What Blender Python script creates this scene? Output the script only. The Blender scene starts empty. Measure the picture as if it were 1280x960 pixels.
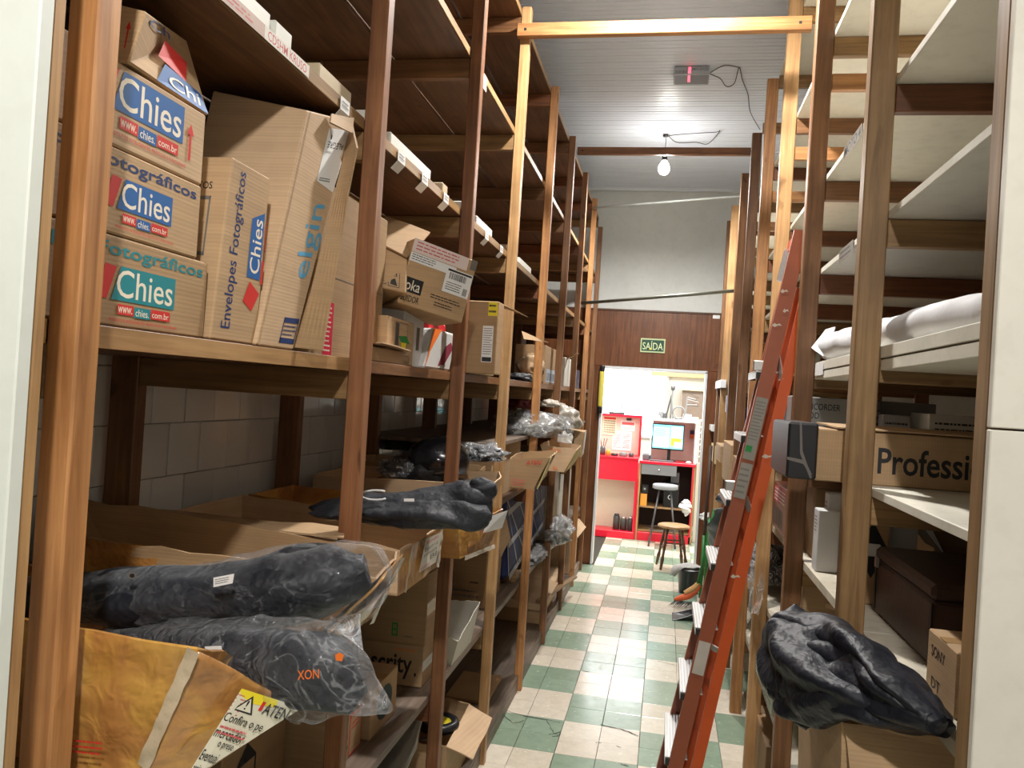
import bpy, bmesh, math, random
from mathutils import Vector, Matrix, noise
S = bpy.context.scene
random.seed(7)
V = Vector
# ------------------------------------------------------------ camera
FPX, CAMH = 1000.0, 1.74
_yc = V((193/FPX, -20/FPX, -1)).normalized()
_up = V((.0615, 1, 0)); _up = (_up - _yc*_up.dot(_yc)).normalized()
_xc = _yc.cross(_up)
CM = Matrix((_xc, _yc, _up))
cd = bpy.data.cameras.new('camera'); cam = bpy.data.objects.new('camera', cd)
S.collection.objects.link(cam); S.camera = cam
cd.sensor_width = 36; cd.lens = 36*FPX/1280; cd.clip_start = .02; cd.clip_end = 60
cam.matrix_world = Matrix.Translation((0, 0, CAMH)) @ CM.to_4x4()
def at(px, py, X=None, Y=None, Z=None):
    r = CM @ V(((px-640)/FPX, -(py-480)/FPX, -1))
    t = X/r.x if X is not None else (Y/r.y if Y is not None else (Z-CAMH)/r.z)
    return V((0, 0, CAMH)) + r*t
# ------------------------------------------------------------ world, exposure
w = bpy.data.worlds.new('world'); S.world = w; w.use_nodes = True
w.node_tree.nodes['Background'].inputs[0].default_value = (.9, .95, 1, 1)
w.node_tree.nodes['Background'].inputs[1].default_value = .02
S.view_settings.view_transform = 'Standard'; S.view_settings.look = 'None'
S.view_settings.exposure = 0.68; S.view_settings.gamma = 1
# ------------------------------------------------------------ lamps that stand in the place
def lamp(name, loc, watt, col=(1, .93, .82), size=.05, kind='POINT', rot=None, sy=None):
    l = bpy.data.lights.new(name, kind); l.energy = watt; l.color = col
    if kind == 'AREA':
        l.size = size
        if sy: l.shape = 'RECTANGLE'; l.size_y = sy
    else: l.shadow_soft_size = size
    o = bpy.data.objects.new(name, l); o.location = loc
    if rot: o.rotation_euler = rot
    S.collection.objects.link(o); return o
def led(loc, watt, col):   # LED bulbs send nearly all of their light into the lower half
    o = lamp('ceiling_light_source', loc, watt, col, .06, 'SPOT'); o.data.spot_size = math.radians(176); o.data.spot_blend = .6; return o
led((-.13, 6.45, 3.51), 150, (1, .97, .93)); led((-.12, 3.09, 3.72), 190, (1, .965, .91)); led((.1, -.6, 3.3), 135, (1, .97, .92))
lamp('shop_light_source', (.1, 9.6, 3.12), 85, (1, .98, .95), 1.3, 'AREA', (0, 0, 0), .9)
# ------------------------------------------------------------ materials
def nt(name):
    m = bpy.data.materials.new(name); m.use_nodes = True
    n = m.node_tree; return m, n, n.nodes['Principled BSDF']
def lk(n, a, b): n.links.new(a, b)
def node(n, t, **k):
    q = n.nodes.new(t)
    for a, b in k.items(): setattr(q, a, b)
    return q
def texco(n, scale=(1, 1, 1), rnd=True):
    tc = node(n, 'ShaderNodeTexCoord'); mp = node(n, 'ShaderNodeMapping')
    mp.inputs['Scale'].default_value = scale
    if rnd:
        oi = node(n, 'ShaderNodeObjectInfo'); ad = node(n, 'ShaderNodeVectorMath', operation='MULTIPLY_ADD')
        cx = node(n, 'ShaderNodeCombineXYZ')
        for i in range(3): lk(n, oi.outputs['Random'], cx.inputs[i])
        ad.inputs[1].default_value = (37, 53, 71); lk(n, cx.outputs[0], ad.inputs[0]); lk(n, tc.outputs['Object'], ad.inputs[2])
        lk(n, ad.outputs[0], mp.inputs[0])
    else: lk(n, tc.outputs['Object'], mp.inputs[0])
    return mp.outputs[0]
def ramp(n, fac, stops):
    r = node(n, 'ShaderNodeValToRGB'); e = r.color_ramp.elements
    while len(e) < len(stops): e.new(1)
    for q, (p, c) in zip(e, stops): q.position = p; q.color = (*c, 1)
    lk(n, fac, r.inputs[0]); return r.outputs[0]
def nz(n, vec, scale, detail=4, rough=.55, dist=0):
    q = node(n, 'ShaderNodeTexNoise'); q.inputs['Scale'].default_value = scale
    q.inputs['Detail'].default_value = detail; q.inputs['Roughness'].default_value = rough
    q.inputs['Distortion'].default_value = dist; lk(n, vec, q.inputs['Vector']); return q.outputs[0]
def bump(n, p, h, strength, dist=.01):
    b = node(n, 'ShaderNodeBump'); b.inputs['Strength'].default_value = strength; b.inputs['Distance'].default_value = dist
    lk(n, h, b.inputs['Height']); lk(n, b.outputs[0], p.inputs['Normal'])
def mixc(n, fac, a, b, mode='MIX'):
    q = node(n, 'ShaderNodeMix', data_type='RGBA', blend_type=mode)
    for s, v in ((0, fac), (6, a), (7, b)):
        if hasattr(v, 'is_linked'): lk(n, v, q.inputs[s])
        elif isinstance(v, tuple): q.inputs[s].default_value = (*v, 1)
        else: q.inputs[s].default_value = v
    return q.outputs[2]
def sr(r, g, b):
    f = lambda c: (c/255/12.92) if c/255 < .04045 else ((c/255+.055)/1.055)**2.4
    return (f(r), f(g), f(b))
MC = {}
def cached(f):
    def g(*a, **k):
        key = (f.__name__, a, tuple(sorted(k.items())))
        if key not in MC: MC[key] = f(*a, **k)
        return MC[key]
    return g
WOODS = {'orange': (sr(146, 96, 54), sr(206, 152, 98)), 'red': (sr(112, 70, 44), sr(156, 108, 72)),
         'brown': (sr(104, 70, 42), sr(150, 106, 68)), 'dark': (sr(70, 44, 28), sr(108, 74, 48)),
         'yellow': (sr(160, 120, 78), sr(198, 160, 112)), 'khaki': (sr(124, 94, 60), sr(172, 138, 94)),
         'board': (sr(80, 54, 36), sr(122, 86, 56)), 'boardg': (sr(96, 82, 72), sr(138, 122, 108)),
         'stain': (sr(88, 50, 28), sr(136, 84, 48))}
@cached
def wood(kind, ax, rough=.5):
    m, n, p = nt('wood_'+kind)
    a, b = WOODS[kind]
    sc = [22, 22, 22]; sc[ax] = 1.3
    v = texco(n, tuple(sc))
    f = nz(n, v, 1.6, 6, .6, 1.2); c = ramp(n, f, [(.28, a), (.5, tuple((x+y)/2 for x, y in zip(a, b))), (.72, b)])
    sc2 = [85, 85, 85]; sc2[ax] = 2.2
    f2 = nz(n, texco(n, tuple(sc2)), 1, 3); c = mixc(n, .32, c, ramp(n, f2, [(.35, (.45, .42, .4)), (.62, (1.1, 1.1, 1.1))]), 'MULTIPLY')
    f3 = nz(n, texco(n, (5, 5, 5)), 1, 3); c = mixc(n, .5, c, ramp(n, f3, [(.3, (.6, .55, .5)), (.6, (1.15, 1.15, 1.15))]), 'MULTIPLY')
    sc3 = [9, 9, 9]; sc3[ax] = 4
    c = mixc(n, .8, c, ramp(n, nz(n, texco(n, tuple(sc3)), 1.5, 2, .5, .4), [(.70, (1, 1, 1)), (.76, (.35, .28, .22))]), 'MULTIPLY')
    oi = node(n, 'ShaderNodeObjectInfo')
    c = mixc(n, 1.0, c, ramp(n, oi.outputs['Random'], [(0, (.82, .8, .78)), (1, (1.12, 1.1, 1.08))]), 'MULTIPLY')
    lk(n, c, p.inputs['Base Color']); p.inputs['Roughness'].default_value = rough
    bump(n, p, f2, .25, .002); return m
@cached
def kraft(tone=1.0, ax=2, hue=0):
    m, n, p = nt('cardboard')
    base = [(.52, .34, .185), (.63, .43, .26), (.42, .265, .135)][hue]
    base = tuple(x*tone for x in base)
    v = texco(n)
    c = ramp(n, nz(n, v, 5, 5), [(.3, tuple(x*.82 for x in base)), (.65, base)])
    wv = node(n, 'ShaderNodeTexWave', bands_direction='XYZ'[ax]); wv.inputs['Scale'].default_value = 45; wv.inputs['Distortion'].default_value = .6
    tc = node(n, 'ShaderNodeTexCoord'); lk(n, tc.outputs['Object'], wv.inputs[0])
    c = mixc(n, .07, c, wv.outputs[0], 'MULTIPLY')
    c = mixc(n, .35, c, ramp(n, nz(n, texco(n, (1, 1, 60)), 2, 2), [(.4, (.8, .8, .8)), (.6, (1.05, 1.05, 1.05))]), 'MULTIPLY')
    lk(n, c, p.inputs['Base Color']); p.inputs['Roughness'].default_value = .75
    bump(n, p, wv.outputs[0], .07, .002); return m
@cached
def plain(name, col, rough=.5, metal=0, noise_=.0, bmp=0, emit=0):
    m, n, p = nt(name)
    if noise_:
        c = ramp(n, nz(n, texco(n), 6, 5), [(.3, tuple(x*(1-noise_) for x in col)), (.7, col)]); lk(n, c, p.inputs['Base Color'])
    else: p.inputs['Base Color'].default_value = (*col, 1)
    p.inputs['Roughness'].default_value = rough; p.inputs['Metallic'].default_value = metal
    if bmp: bump(n, p, nz(n, texco(n), 60, 4), bmp, .003)
    if emit: p.inputs['Emission Color'].default_value = (*col, 1); p.inputs['Emission Strength'].default_value = emit
    return m
@cached
def ink(name, col): return plain('ink_'+name, col, .6)
@cached
def taped(tone=1.0):
    m, n, p = nt('tape_wrapped_cardboard')
    v = texco(n, (1, 1, 1), False)
    st = nz(n, texco(n, (1.5, 1.5, 14), False), 2, 3)
    c = ramp(n, nz(n, v, 7, 5, .6, .6), [(.28, sr(140, 88, 40)), (.5, sr(184, 132, 72)), (.62, sr(200, 154, 74)), (.8, sr(170, 112, 70))])
    c = mixc(n, .4, c, ramp(n, st, [(.42, (.62, .5, .42)), (.56, (1.1, 1.05, 1))]), 'MULTIPLY')
    lk(n, c, p.inputs['Base Color']); p.inputs['Roughness'].default_value = .4
    p.inputs['Coat Weight'].default_value = 1; p.inputs['Coat Roughness'].default_value = .12
    h = node(n, 'ShaderNodeMath', operation='ADD')
    lk(n, nz(n, v, 9, 3, .5, 1.2), h.inputs[0]); lk(n, nz(n, v, 28, 2, .5, .6), h.inputs[1])
    bump(n, p, h.outputs[0], .55, .012); return m
@cached
def film(dens=.12, tint=(.85, .87, .9), sc=9):
    m, n, p = nt('clear_plastic_film')
    v = texco(n)
    p.inputs['Base Color'].default_value = (*tint, 1); p.inputs['Roughness'].default_value = .14
    p.inputs['Specular IOR Level'].default_value = .9; p.inputs['Coat Weight'].default_value = 1; p.inputs['Coat Roughness'].default_value = .06
    w1 = nz(n, v, sc, 3, .55, 2.6); w2 = nz(n, v, sc*3.2, 3, .6, 1.5)
    h = node(n, 'ShaderNodeMath', operation='ADD'); lk(n, w1, h.inputs[0]); lk(n, w2, h.inputs[1])
    bump(n, p, h.outputs[0], .8, .02)
    tr = node(n, 'ShaderNodeBsdfTransparent'); tr.inputs[0].default_value = (.96, .97, .98, 1)
    ridge = ramp(n, w1, [(.40, (dens, dens, dens)), (.475, (dens, dens, dens)), (.5, (min(1, dens*4.5),)*3), (.525, (dens, dens, dens)), (.62, (dens*.6,)*3)])
    lw = node(n, 'ShaderNodeLayerWeight'); lw.inputs[0].default_value = .09
    mx = node(n, 'ShaderNodeMath', operation='MAXIMUM'); lk(n, ridge, mx.inputs[0]); lk(n, lw.outputs['Facing'], mx.inputs[1])
    cl = node(n, 'ShaderNodeMath', operation='MINIMUM'); lk(n, mx.outputs[0], cl.inputs[0]); cl.inputs[1].default_value = .75
    ms = node(n, 'ShaderNodeMixShader'); lk(n, cl.outputs[0], ms.inputs[0]); lk(n, tr.outputs[0], ms.inputs[1]); lk(n, p.outputs[0], ms.inputs[2])
    lk(n, ms.outputs[0], n.nodes['Material Output'].inputs[0]); return m
@cached
def cloth(col=(.012, .014, .02), rough=.6, sheen=.3):
    m, n, p = nt('woven_fabric')
    v = texco(n)
    c = ramp(n, nz(n, v, 4, 4), [(.3, tuple(x*.7 for x in col)), (.7, tuple(x*1.3 for x in col))]); lk(n, c, p.inputs['Base Color'])
    p.inputs['Roughness'].default_value = rough; p.inputs['Sheen Weight'].default_value = sheen*.08; p.inputs['Specular IOR Level'].default_value = .35
    h = node(n, 'ShaderNodeMath', operation='ADD'); lk(n, nz(n, v, 9, 3, .5, 1.5), h.inputs[0]); lk(n, nz(n, v, 30, 2), h.inputs[1])
    bump(n, p, h.outputs[0], .5, .015); return m
@cached
def painted(col=sr(225, 222, 210), dirt=.12, rough=.5):
    m, n, p = nt('painted_surface')
    v = texco(n)
    c = ramp(n, nz(n, v, 3, 6, .65), [(.3, tuple(x*(1-dirt) for x in col)), (.6, col)])
    c = mixc(n, dirt, c, ramp(n, nz(n, v, 25, 5), [(.35, (.5, .45, .38)), (.5, (1, 1, 1))]), 'MULTIPLY')
    lk(n, c, p.inputs['Base Color']); p.inputs['Roughness'].default_value = rough
    bump(n, p, nz(n, v, 80, 3), .08, .002); return m
@cached
def tilemat(kind):
    m, n, p = nt('floor_tile_'+kind)
    col = {'green': sr(146, 168, 148), 'cream': sr(226, 216, 200)}[kind]
    v = texco(n)
    c = ramp(n, nz(n, v, 18, 5, .7), [(.3, tuple(x*.86 for x in col)), (.6, col)])
    oi = node(n, 'ShaderNodeObjectInfo')
    c = mixc(n, 1.0, c, ramp(n, oi.outputs['Random'], [(0, (.93, .92, .89)), (.5, (1, .99, .98)), (1, (1.05, 1.06, 1.05))]), 'MULTIPLY')
    c = mixc(n, .4, c, ramp(n, nz(n, v, 90, 3), [(.3, (.8, .78, .74)), (.42, (1, 1, 1))]), 'MULTIPLY')
    lk(n, c, p.inputs['Base Color'])
    rr = ramp(n, nz(n, v, 30, 3), [(.3, (.15,)*3), (.7, (.28,)*3)]); lk(n, rr, p.inputs['Roughness'])
    p.inputs['Specular IOR Level'].default_value = .6
    bump(n, p, nz(n, v, 14, 3), .12, .004); return m
@cached
def glaze():
    m, n, p = nt('glazed_wall_tile')
    oi = node(n, 'ShaderNodeObjectInfo')
    c = ramp(n, oi.outputs['Random'], [(0, sr(212, 212, 208)), (1, sr(232, 232, 228))]); lk(n, c, p.inputs['Base Color'])
    p.inputs['Roughness'].default_value = .09; bump(n, p, nz(n, texco(n), 6, 2), .12, .01); return m
WHITE = plain('white_paper', (.8, .8, .8), .6); BLACKP = plain('black_plastic', (.015, .015, .017), .35)
BLUE = ink('blue', sr(24, 92, 160)); DBLUE = ink('dark_blue', sr(20, 50, 105)); RED = ink('red', sr(205, 42, 36)); INK = ink('black', (.015, .015, .018))
TEAL = ink('teal', sr(18, 130, 140)); SKY = ink('light_blue', sr(86, 160, 200)); PRW = ink('print_white', sr(235, 225, 205)); GREY = ink('grey', sr(110, 105, 100))
ORNG = ink('orange', sr(225, 110, 30)); YEL = ink('yellow', sr(235, 215, 40)); GRN = ink('green', sr(30, 130, 60)); PINK = ink('pink_red', sr(200, 90, 90))
METAL = plain('brushed_aluminium', (.62, .62, .62), .35, 1, .2); STEEL = plain('dark_steel', (.12, .12, .13), .4, .8)
TAPE = plain('clear_brown_tape', sr(188, 150, 104), .18, 0, .15); CLEARTAPE = plain('shiny_packing_tape', sr(206, 188, 160), .12, 0, .3, .4)
REDL = plain('red_laminate', sr(222, 24, 52), .3, 0, .05)
# ------------------------------------------------------------ mesh helpers
def finish(name, bm, mats, parent=None, smooth=False, recenter=True):
    bmesh.ops.recalc_face_normals(bm, faces=bm.faces[:])
    me = bpy.data.meshes.new(name)
    if not isinstance(mats, (list, tuple)): mats = [mats]
    cs = [v.co for v in bm.verts]
    if recenter and cs:
        lo = V([min(c[i] for c in cs) for i in range(3)]); hi = V([max(c[i] for c in cs) for i in range(3)]); ctr = (lo+hi)/2
        if parent is None: ctr.z = lo.z
    else: ctr = V((0, 0, 0))
    bmesh.ops.translate(bm, verts=bm.verts[:], vec=-ctr)
    if smooth:
        for f in bm.faces: f.smooth = True
    bm.to_mesh(me); bm.free()
    for m in mats: me.materials.append(m)
    o = bpy.data.objects.new(name, me); S.collection.objects.link(o)
    if parent: o.parent = parent; o.location = ctr - wloc(parent)
    else: o.location = ctr
    return o
def wloc(o):
    l = V(o.location)
    while o.parent: o = o.parent; l += V(o.location)
    return l
def tag(o, label=None, cat=None, group=None, kind=None):
    if label: o['label'] = label
    if cat: o['category'] = cat
    if group: o['group'] = group
    if kind: o['kind'] = kind
    return o
def thing(name, label, cat, loc=(0, 0, 0), group=None):
    o = bpy.data.objects.new(name, None); S.collection.objects.link(o); o.location = loc; o.empty_display_size = .05
    return tag(o, label, cat, group)
def cube_bm(bm, x0, x1, y0, y1, z0, z1):
    vs = [bm.verts.new((x, y, z)) for x in (x0, x1) for y in (y0, y1) for z in (z0, z1)]
    for q in ((0, 1, 3, 2), (4, 6, 7, 5), (0, 4, 5, 1), (2, 3, 7, 6), (0, 2, 6, 4), (1, 5, 7, 3)): bm.faces.new([vs[i] for i in q])
    return vs
def bev(bm, r, seg=1):
    if r: bmesh.ops.bevel(bm, geom=bm.edges[:], offset=r, segments=seg, affect='EDGES', profile=.5)
def box(name, x0, x1, y0, y1, z0, z1, mat, parent=None, r=.002, seg=1):
    bm = bmesh.new(); cube_bm(bm, min(x0, x1), max(x0, x1), min(y0, y1), max(y0, y1), min(z0, z1), max(z0, z1)); bev(bm, r, seg)
    return finish(name, bm, mat, parent)
def wbox(name, x0, x1, y0, y1, z0, z1, kind, parent=None, r=.002, rough=.5):
    d = [abs(x1-x0), abs(y1-y0), abs(z1-z0)]; return box(name, x0, x1, y0, y1, z0, z1, wood(kind, d.index(max(d)), rough), parent, r)
def ext(x0, x1, y0, y1, z0, z1, yaw=0, pitch=0, roll=0):
    c = {}; ce = V(((x0+x1)/2, (y0+y1)/2, z0)); R = Matrix.Rotation(yaw, 3, 'Z') @ Matrix.Rotation(pitch, 3, 'Y') @ Matrix.Rotation(roll, 3, 'X')
    for i in (0, 1):
        for j in (0, 1):
            for k in (0, 1): c[i, j, k] = ce + R @ (V(((x0, x1)[i], (y0, y1)[j], (z0, z1)[k])) - ce)
    return c
FACES = {'+X': ((1, 0, 0), (1, 1, 0), (1, 1, 1), (1, 0, 1)), '-X': ((0, 1, 0), (0, 0, 0), (0, 0, 1), (0, 1, 1)),
         '-Y': ((0, 0, 0), (1, 0, 0), (1, 0, 1), (0, 0, 1)), '+Y': ((1, 1, 0), (0, 1, 0), (0, 1, 1), (1, 1, 1)),
         '+Z': ((0, 0, 1), (1, 0, 1), (1, 1, 1), (0, 1, 1)), '-Z': ((0, 1, 0), (1, 1, 0), (1, 0, 0), (0, 0, 0))}
def quad(c, f): return [c[k] for k in FACES[f]]
def bil(q, s, t): return q[0]*(1-s)*(1-t) + q[1]*s*(1-t) + q[2]*s*t + q[3]*(1-s)*t
def hexbody(name, c, mat, parent, r=.003):
    bm = bmesh.new(); vs = {k: bm.verts.new(v) for k, v in c.items()}
    for f in FACES.values(): bm.faces.new([vs[k] for k in f])
    bev(bm, r); return finish(name, bm, mat, parent)
_tc = {}
def textmesh(s, bold=0.0):
    if (s, bold) in _tc: return _tc[s, bold]
    cu = bpy.data.curves.new('t', 'FONT'); cu.body = s; cu.offset = bold; cu.resolution_u = 3
    o = bpy.data.objects.new('t', cu); S.collection.objects.link(o)
    bpy.context.view_layer.update()
    me = bpy.data.meshes.new_from_object(o.evaluated_get(bpy.context.evaluated_depsgraph_get()))
    vs = [v.co.copy() for v in me.vertices]; fs = [tuple(p.vertices) for p in me.polygons]
    bpy.data.objects.remove(o); bpy.data.curves.remove(cu); bpy.data.meshes.remove(me)
    x0 = min(v.x for v in vs); x1 = max(v.x for v in vs); y0 = min(v.y for v in vs); y1 = max(v.y for v in vs)
    vs = [((v.x-x0)/(x1-x0), (v.y-y0)/(y1-y0)) for v in vs]
    _tc[s, bold] = (vs, fs); return vs, fs
def decal(name, q, items, parent, off=.0006, label=None):
    """flat print on a face: items in unit coordinates of the quad"""
    n = (q[1]-q[0]).cross(q[3]-q[0]).normalized(); bm = bmesh.new(); mats = [];
    k = 0
    for it in items:
        mat = it[-1]
        if mat not in mats: mats.append(mat)
        mi = mats.index(mat); o = n*(off + .00012*k); k += 1
        if it[0] == 'r': polys = [[(it[1], it[2]), (it[3], it[2]), (it[3], it[4]), (it[1], it[4])]]
        elif it[0] == 'p': polys = [it[1]]
        elif it[0] in 'tT':   # t: upright, T: reads upwards (rotated 90 degrees)
            vs, fs = textmesh(it[1].lstrip('*'), .016 if it[1][0] == '*' else .005)
            s0, t0, s1, t1 = it[2:6]
            if it[0] == 't': pts = [(s0+(s1-s0)*a, t0+(t1-t0)*b) for a, b in vs]
            else: pts = [(s1-(s1-s0)*b, t0+(t1-t0)*a) for a, b in vs]
            bv = [bm.verts.new(bil(q, *p)+o) for p in pts]
            for f in fs:
                try: bm.faces.new([bv[i] for i in f]).material_index = mi
                except ValueError: pass
            continue
        elif it[0] == 'o':   # outline rectangle
            s0, t0, s1, t1, w_ = it[1:6]
            polys = [[(s0, t0), (s1, t0), (s1, t0+w_), (s0, t0+w_)], [(s0, t1-w_), (s1, t1-w_), (s1, t1), (s0, t1)],
                     [(s0, t0), (s0+w_, t0), (s0+w_, t1), (s0, t1)], [(s1-w_, t0), (s1, t0), (s1, t1), (s1-w_, t1)]]
        elif it[0] == 'b':   # barcode-like stripes
            s0, t0, s1, t1, nb = it[1:6]; rr = random.Random(nb); polys = []
            for i in range(nb):
                a = s0+(s1-s0)*i/nb; b = a+(s1-s0)/nb*rr.uniform(.3, .75); polys.append([(a, t0), (b, t0), (b, t1), (a, t1)])
        elif it[0] == 'L':   # lines of tiny print as short bars
            s0, t0, s1, t1, nl = it[1:6]; rr = random.Random(nl*7+3); polys = []
            for i in range(nl):
                y = t1-(t1-t0)*(i+.5)/nl; h = (t1-t0)/nl*.34; x = s0
                end = s1-(s1-s0)*rr.uniform(0, .25)
                while x < end:
                    x2 = min(x+(s1-s0)*rr.uniform(.04, .14), end); polys.append([(x, y-h/2), (x2, y-h/2), (x2, y+h/2), (x, y+h/2)]); x = x2+(s1-s0)*.02
        for pl in polys:
            f = bm.faces.new([bm.verts.new(bil(q, *p)+o) for p in pl]); f.material_index = mi
    me = bpy.data.meshes.new(name); ctr = sum(q, V())/4
    bmesh.ops.translate(bm, verts=bm.verts[:], vec=-ctr); bm.to_mesh(me); bm.free()
    for m in mats: me.materials.append(m)
    ob = bpy.data.objects.new(name, me); S.collection.objects.link(ob); ob.parent = parent; ob.location = ctr-wloc(parent)
    if label: ob['label'] = label
    return ob
def base_of(c):
    lo = min(v.z for v in c.values()); ce = sum(c.values(), V())/8; return V((ce.x, ce.y, lo))
def carton(label, c, mat=None, group=None, tape='+Z', name='cardboard_box', cat='box', tmat=None, r=.003):
    t = thing(name, label, cat, base_of(c), group); mat = mat or kraft()
    b = hexbody('body', c, mat, t, r)
    if tape:
        q = quad(c, tape); L0 = (q[1]-q[0]).length; L1 = (q[3]-q[0]).length
        if L0 > L1: w_ = min(.12, .025/L1); decal('tape', q, [('r', 0, .5-w_, 1, .5+w_, tmat or TAPE), ('r', 0, .497, 1, .503, GREY)], t)
        else: w_ = min(.12, .025/L0); decal('tape', q, [('r', .5-w_, 0, .5+w_, 1, tmat or TAPE), ('r', .497, 0, .503, 1, GREY)], t)
    return t
def grid_surf(bm, f, nu, nv, closed_u=False, mi=0):
    rows = [[bm.verts.new(f(i/nu, j/nv)) for i in range(nu if closed_u else nu+1)] for j in range(nv+1)]
    for j in range(nv):
        for i in range(nu):
            a = rows[j]; b = rows[j+1]; i2 = (i+1) % len(a)
            bm.faces.new((a[i], a[i2], b[i2], b[i])).material_index = mi
    return rows
def nv3(p, s, seed=0): return noise.noise_vector(V(p)*s + V((seed*13.7, seed*3.1, seed*7.7)))
def opencarton(label, rim, bot, mat=None, group=None, amp=.004, bulge=.0, name='open_cardboard_box', cat='box', flaps=(), seed=1, th=.005, rag=.006, parent=None, cap=True):
    """rim and bot: four corners each, in the same order round the box"""
    t = parent or thing(name, label, cat, (sum(bot, V())/4), group); mat = mat or kraft()
    bm = bmesh.new(); n = 10; m = 6; ce = (sum(rim, V())+sum(bot, V()))/8; rows = []
    for j in range(m+1):
        v = j/m; row = []
        for k in range(4):
            a0, a1 = bot[k], bot[(k+1) % 4]; b0, b1 = rim[k], rim[(k+1) % 4]
            for i in range(n):
                u = i/n; p = (a0*(1-u)+a1*u)*(1-v) + (b0*(1-u)+b1*u)*v
                mid = (bot[k]+bot[(k+1) % 4])/2 - sum(bot, V())/4; mid.z = 0
                out = mid.normalized() if mid.length else V((0, 0, 0))
                p = p + out*bulge*math.sin(math.pi*u)*(.3+.7*v) + nv3(p, 9, seed)*amp*(.4+v)
                if j == m: p.z += noise.noise(V(p)*30+V((seed, 0, 0)))*rag
                row.append(bm.verts.new(p))
        rows.append(row)
    N = 4*n
    for j in range(m):
        for i in range(N): bm.faces.new((rows[j][i], rows[j][(i+1) % N], rows[j+1][(i+1) % N], rows[j+1][i]))
    if cap: bm.faces.new(rows[0][::-1])
    o = finish('body', bm, mat, t)
    md = o.modifiers.new('thickness', 'SOLIDIFY'); md.thickness = th; md.offset = 0
    for (k, ln, dirv, mt) in flaps:
        p0, p1 = rim[k], rim[(k+1) % 4]; d = V(dirv).normalized()*ln
        flap('flap', [p0, p1, p1+d*.97+(p0-p1)*.03, p0+d+(p1-p0)*.03], mt or mat, t, seed+k)
    return t
def flap(name, q, mat, parent, seed=0, th=.005, amp=.006):
    bm = bmesh.new(); grid_surf(bm, lambda u, v: bil(q, u, v)+nv3(bil(q, u, v), 8, seed)*amp, 6, 4)
    o = finish(name, bm, mat, parent); md = o.modifiers.new('thickness', 'SOLIDIFY'); md.thickness = th; md.offset = 0; return o
def loft(name, secs, mat, parent=None, nu=40, nvv=60, amp=.01, fs=9, seed=0, fold=0, nfold=7, closed=True, smooth=True, ridge=0):
    """secs: (centre, half-width across, half-height, roll) along a path; cross-sections are ellipses"""
    cs = [V(s[0]) for s in secs]; K = len(secs)-1
    def cr(a, b, c, d, t): return .5*((2*b)+(-a+c)*t+(2*a-5*b+4*c-d)*t*t+(-a+3*b-3*c+d)*t**3)
    def get(v):
        x = min(v*K, K-1e-6); i = int(x); t = x-i; I = [max(0, i-1), i, min(K, i+1), min(K, i+2)]
        p = cr(*[cs[q] for q in I], t); r1 = max(.001, cr(*[secs[q][1] for q in I], t)); r2 = max(.001, cr(*[secs[q][2] for q in I], t)); ro = cr(*[secs[q][3] if len(secs[q]) > 3 else 0 for q in I], t)
        return p, r1, r2, ro
    def f(u, v):
        p, r1, r2, ro = get(v); p2 = get(min(1, v+.01))[0]; p0 = get(max(0, v-.01))[0]; d = (p2-p0).normalized()
        side = d.cross(V((0, 0, 1))); side = side.normalized() if side.length > .05 else V((1, 0, 0)); upv = side.cross(d).normalized()
        a = u*2*math.pi; k = 1 + fold*math.sin(nfold*a + 5*v + 2*math.sin(6*v+seed))
        off = side*math.cos(a)*r1*k + upv*math.sin(a)*r2*k
        off = Matrix.Rotation(ro, 3, d) @ off; q = p+off
        dn = nv3(q, fs, seed)*amp + nv3(q, fs*2.7, seed+3)*amp*.4
        if ridge: dn += off.normalized()*ridge*(.5-abs(noise.noise(q*fs*.8+V((seed, 0, 0)))))*2
        return q+dn
    bm = bmesh.new(); rows = grid_surf(bm, f, nu, nvv, True)
    if closed:
        for r_ in (rows[0], rows[-1]):
            c = bm.verts.new(sum((v.co for v in r_), V())/len(r_))
            for i in range(len(r_)): bm.faces.new((r_[i], r_[(i+1) % len(r_)], c))
    return finish(name, bm, mat, parent, smooth)
def tube(name, pts, r, mat, parent=None, n=10, caps=True, taper=None):
    bm = bmesh.new(); P = [V(p) for p in pts]; rows = []
    for i, p in enumerate(P):
        d = (P[min(i+1, len(P)-1)]-P[max(i-1, 0)]).normalized(); s = d.cross(V((0, 0, 1)))
        s = s.normalized() if s.length > .05 else V((1, 0, 0)); u = s.cross(d); rr = r if taper is None else taper[i]
        rows.append([bm.verts.new(p+(s*math.cos(a*2*math.pi/n)+u*math.sin(a*2*math.pi/n))*rr) for a in range(n)])
    for j in range(len(rows)-1):
        for i in range(n): bm.faces.new((rows[j][i], rows[j][(i+1) % n], rows[j+1][(i+1) % n], rows[j+1][i]))
    if caps: bm.faces.new(rows[0][::-1]); bm.faces.new(rows[-1])
    return finish(name, bm, mat, parent, True)
def lathe(name, prof, ctr, mat, parent=None, n=28, sx=1, sy=1):
    bm = bmesh.new(); rows = [[bm.verts.new((ctr[0]+math.cos(a*2*math.pi/n)*r*sx, ctr[1]+math.sin(a*2*math.pi/n)*r*sy, ctr[2]+z)) for a in range(n)] for r, z in prof]
    for j in range(len(rows)-1):
        for i in range(n): bm.faces.new((rows[j][i], rows[j][(i+1) % n], rows[j+1][(i+1) % n], rows[j+1][i]))
    bm.faces.new(rows[0][::-1]); bm.faces.new(rows[-1]); return finish(name, bm, mat, parent, True)
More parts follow.
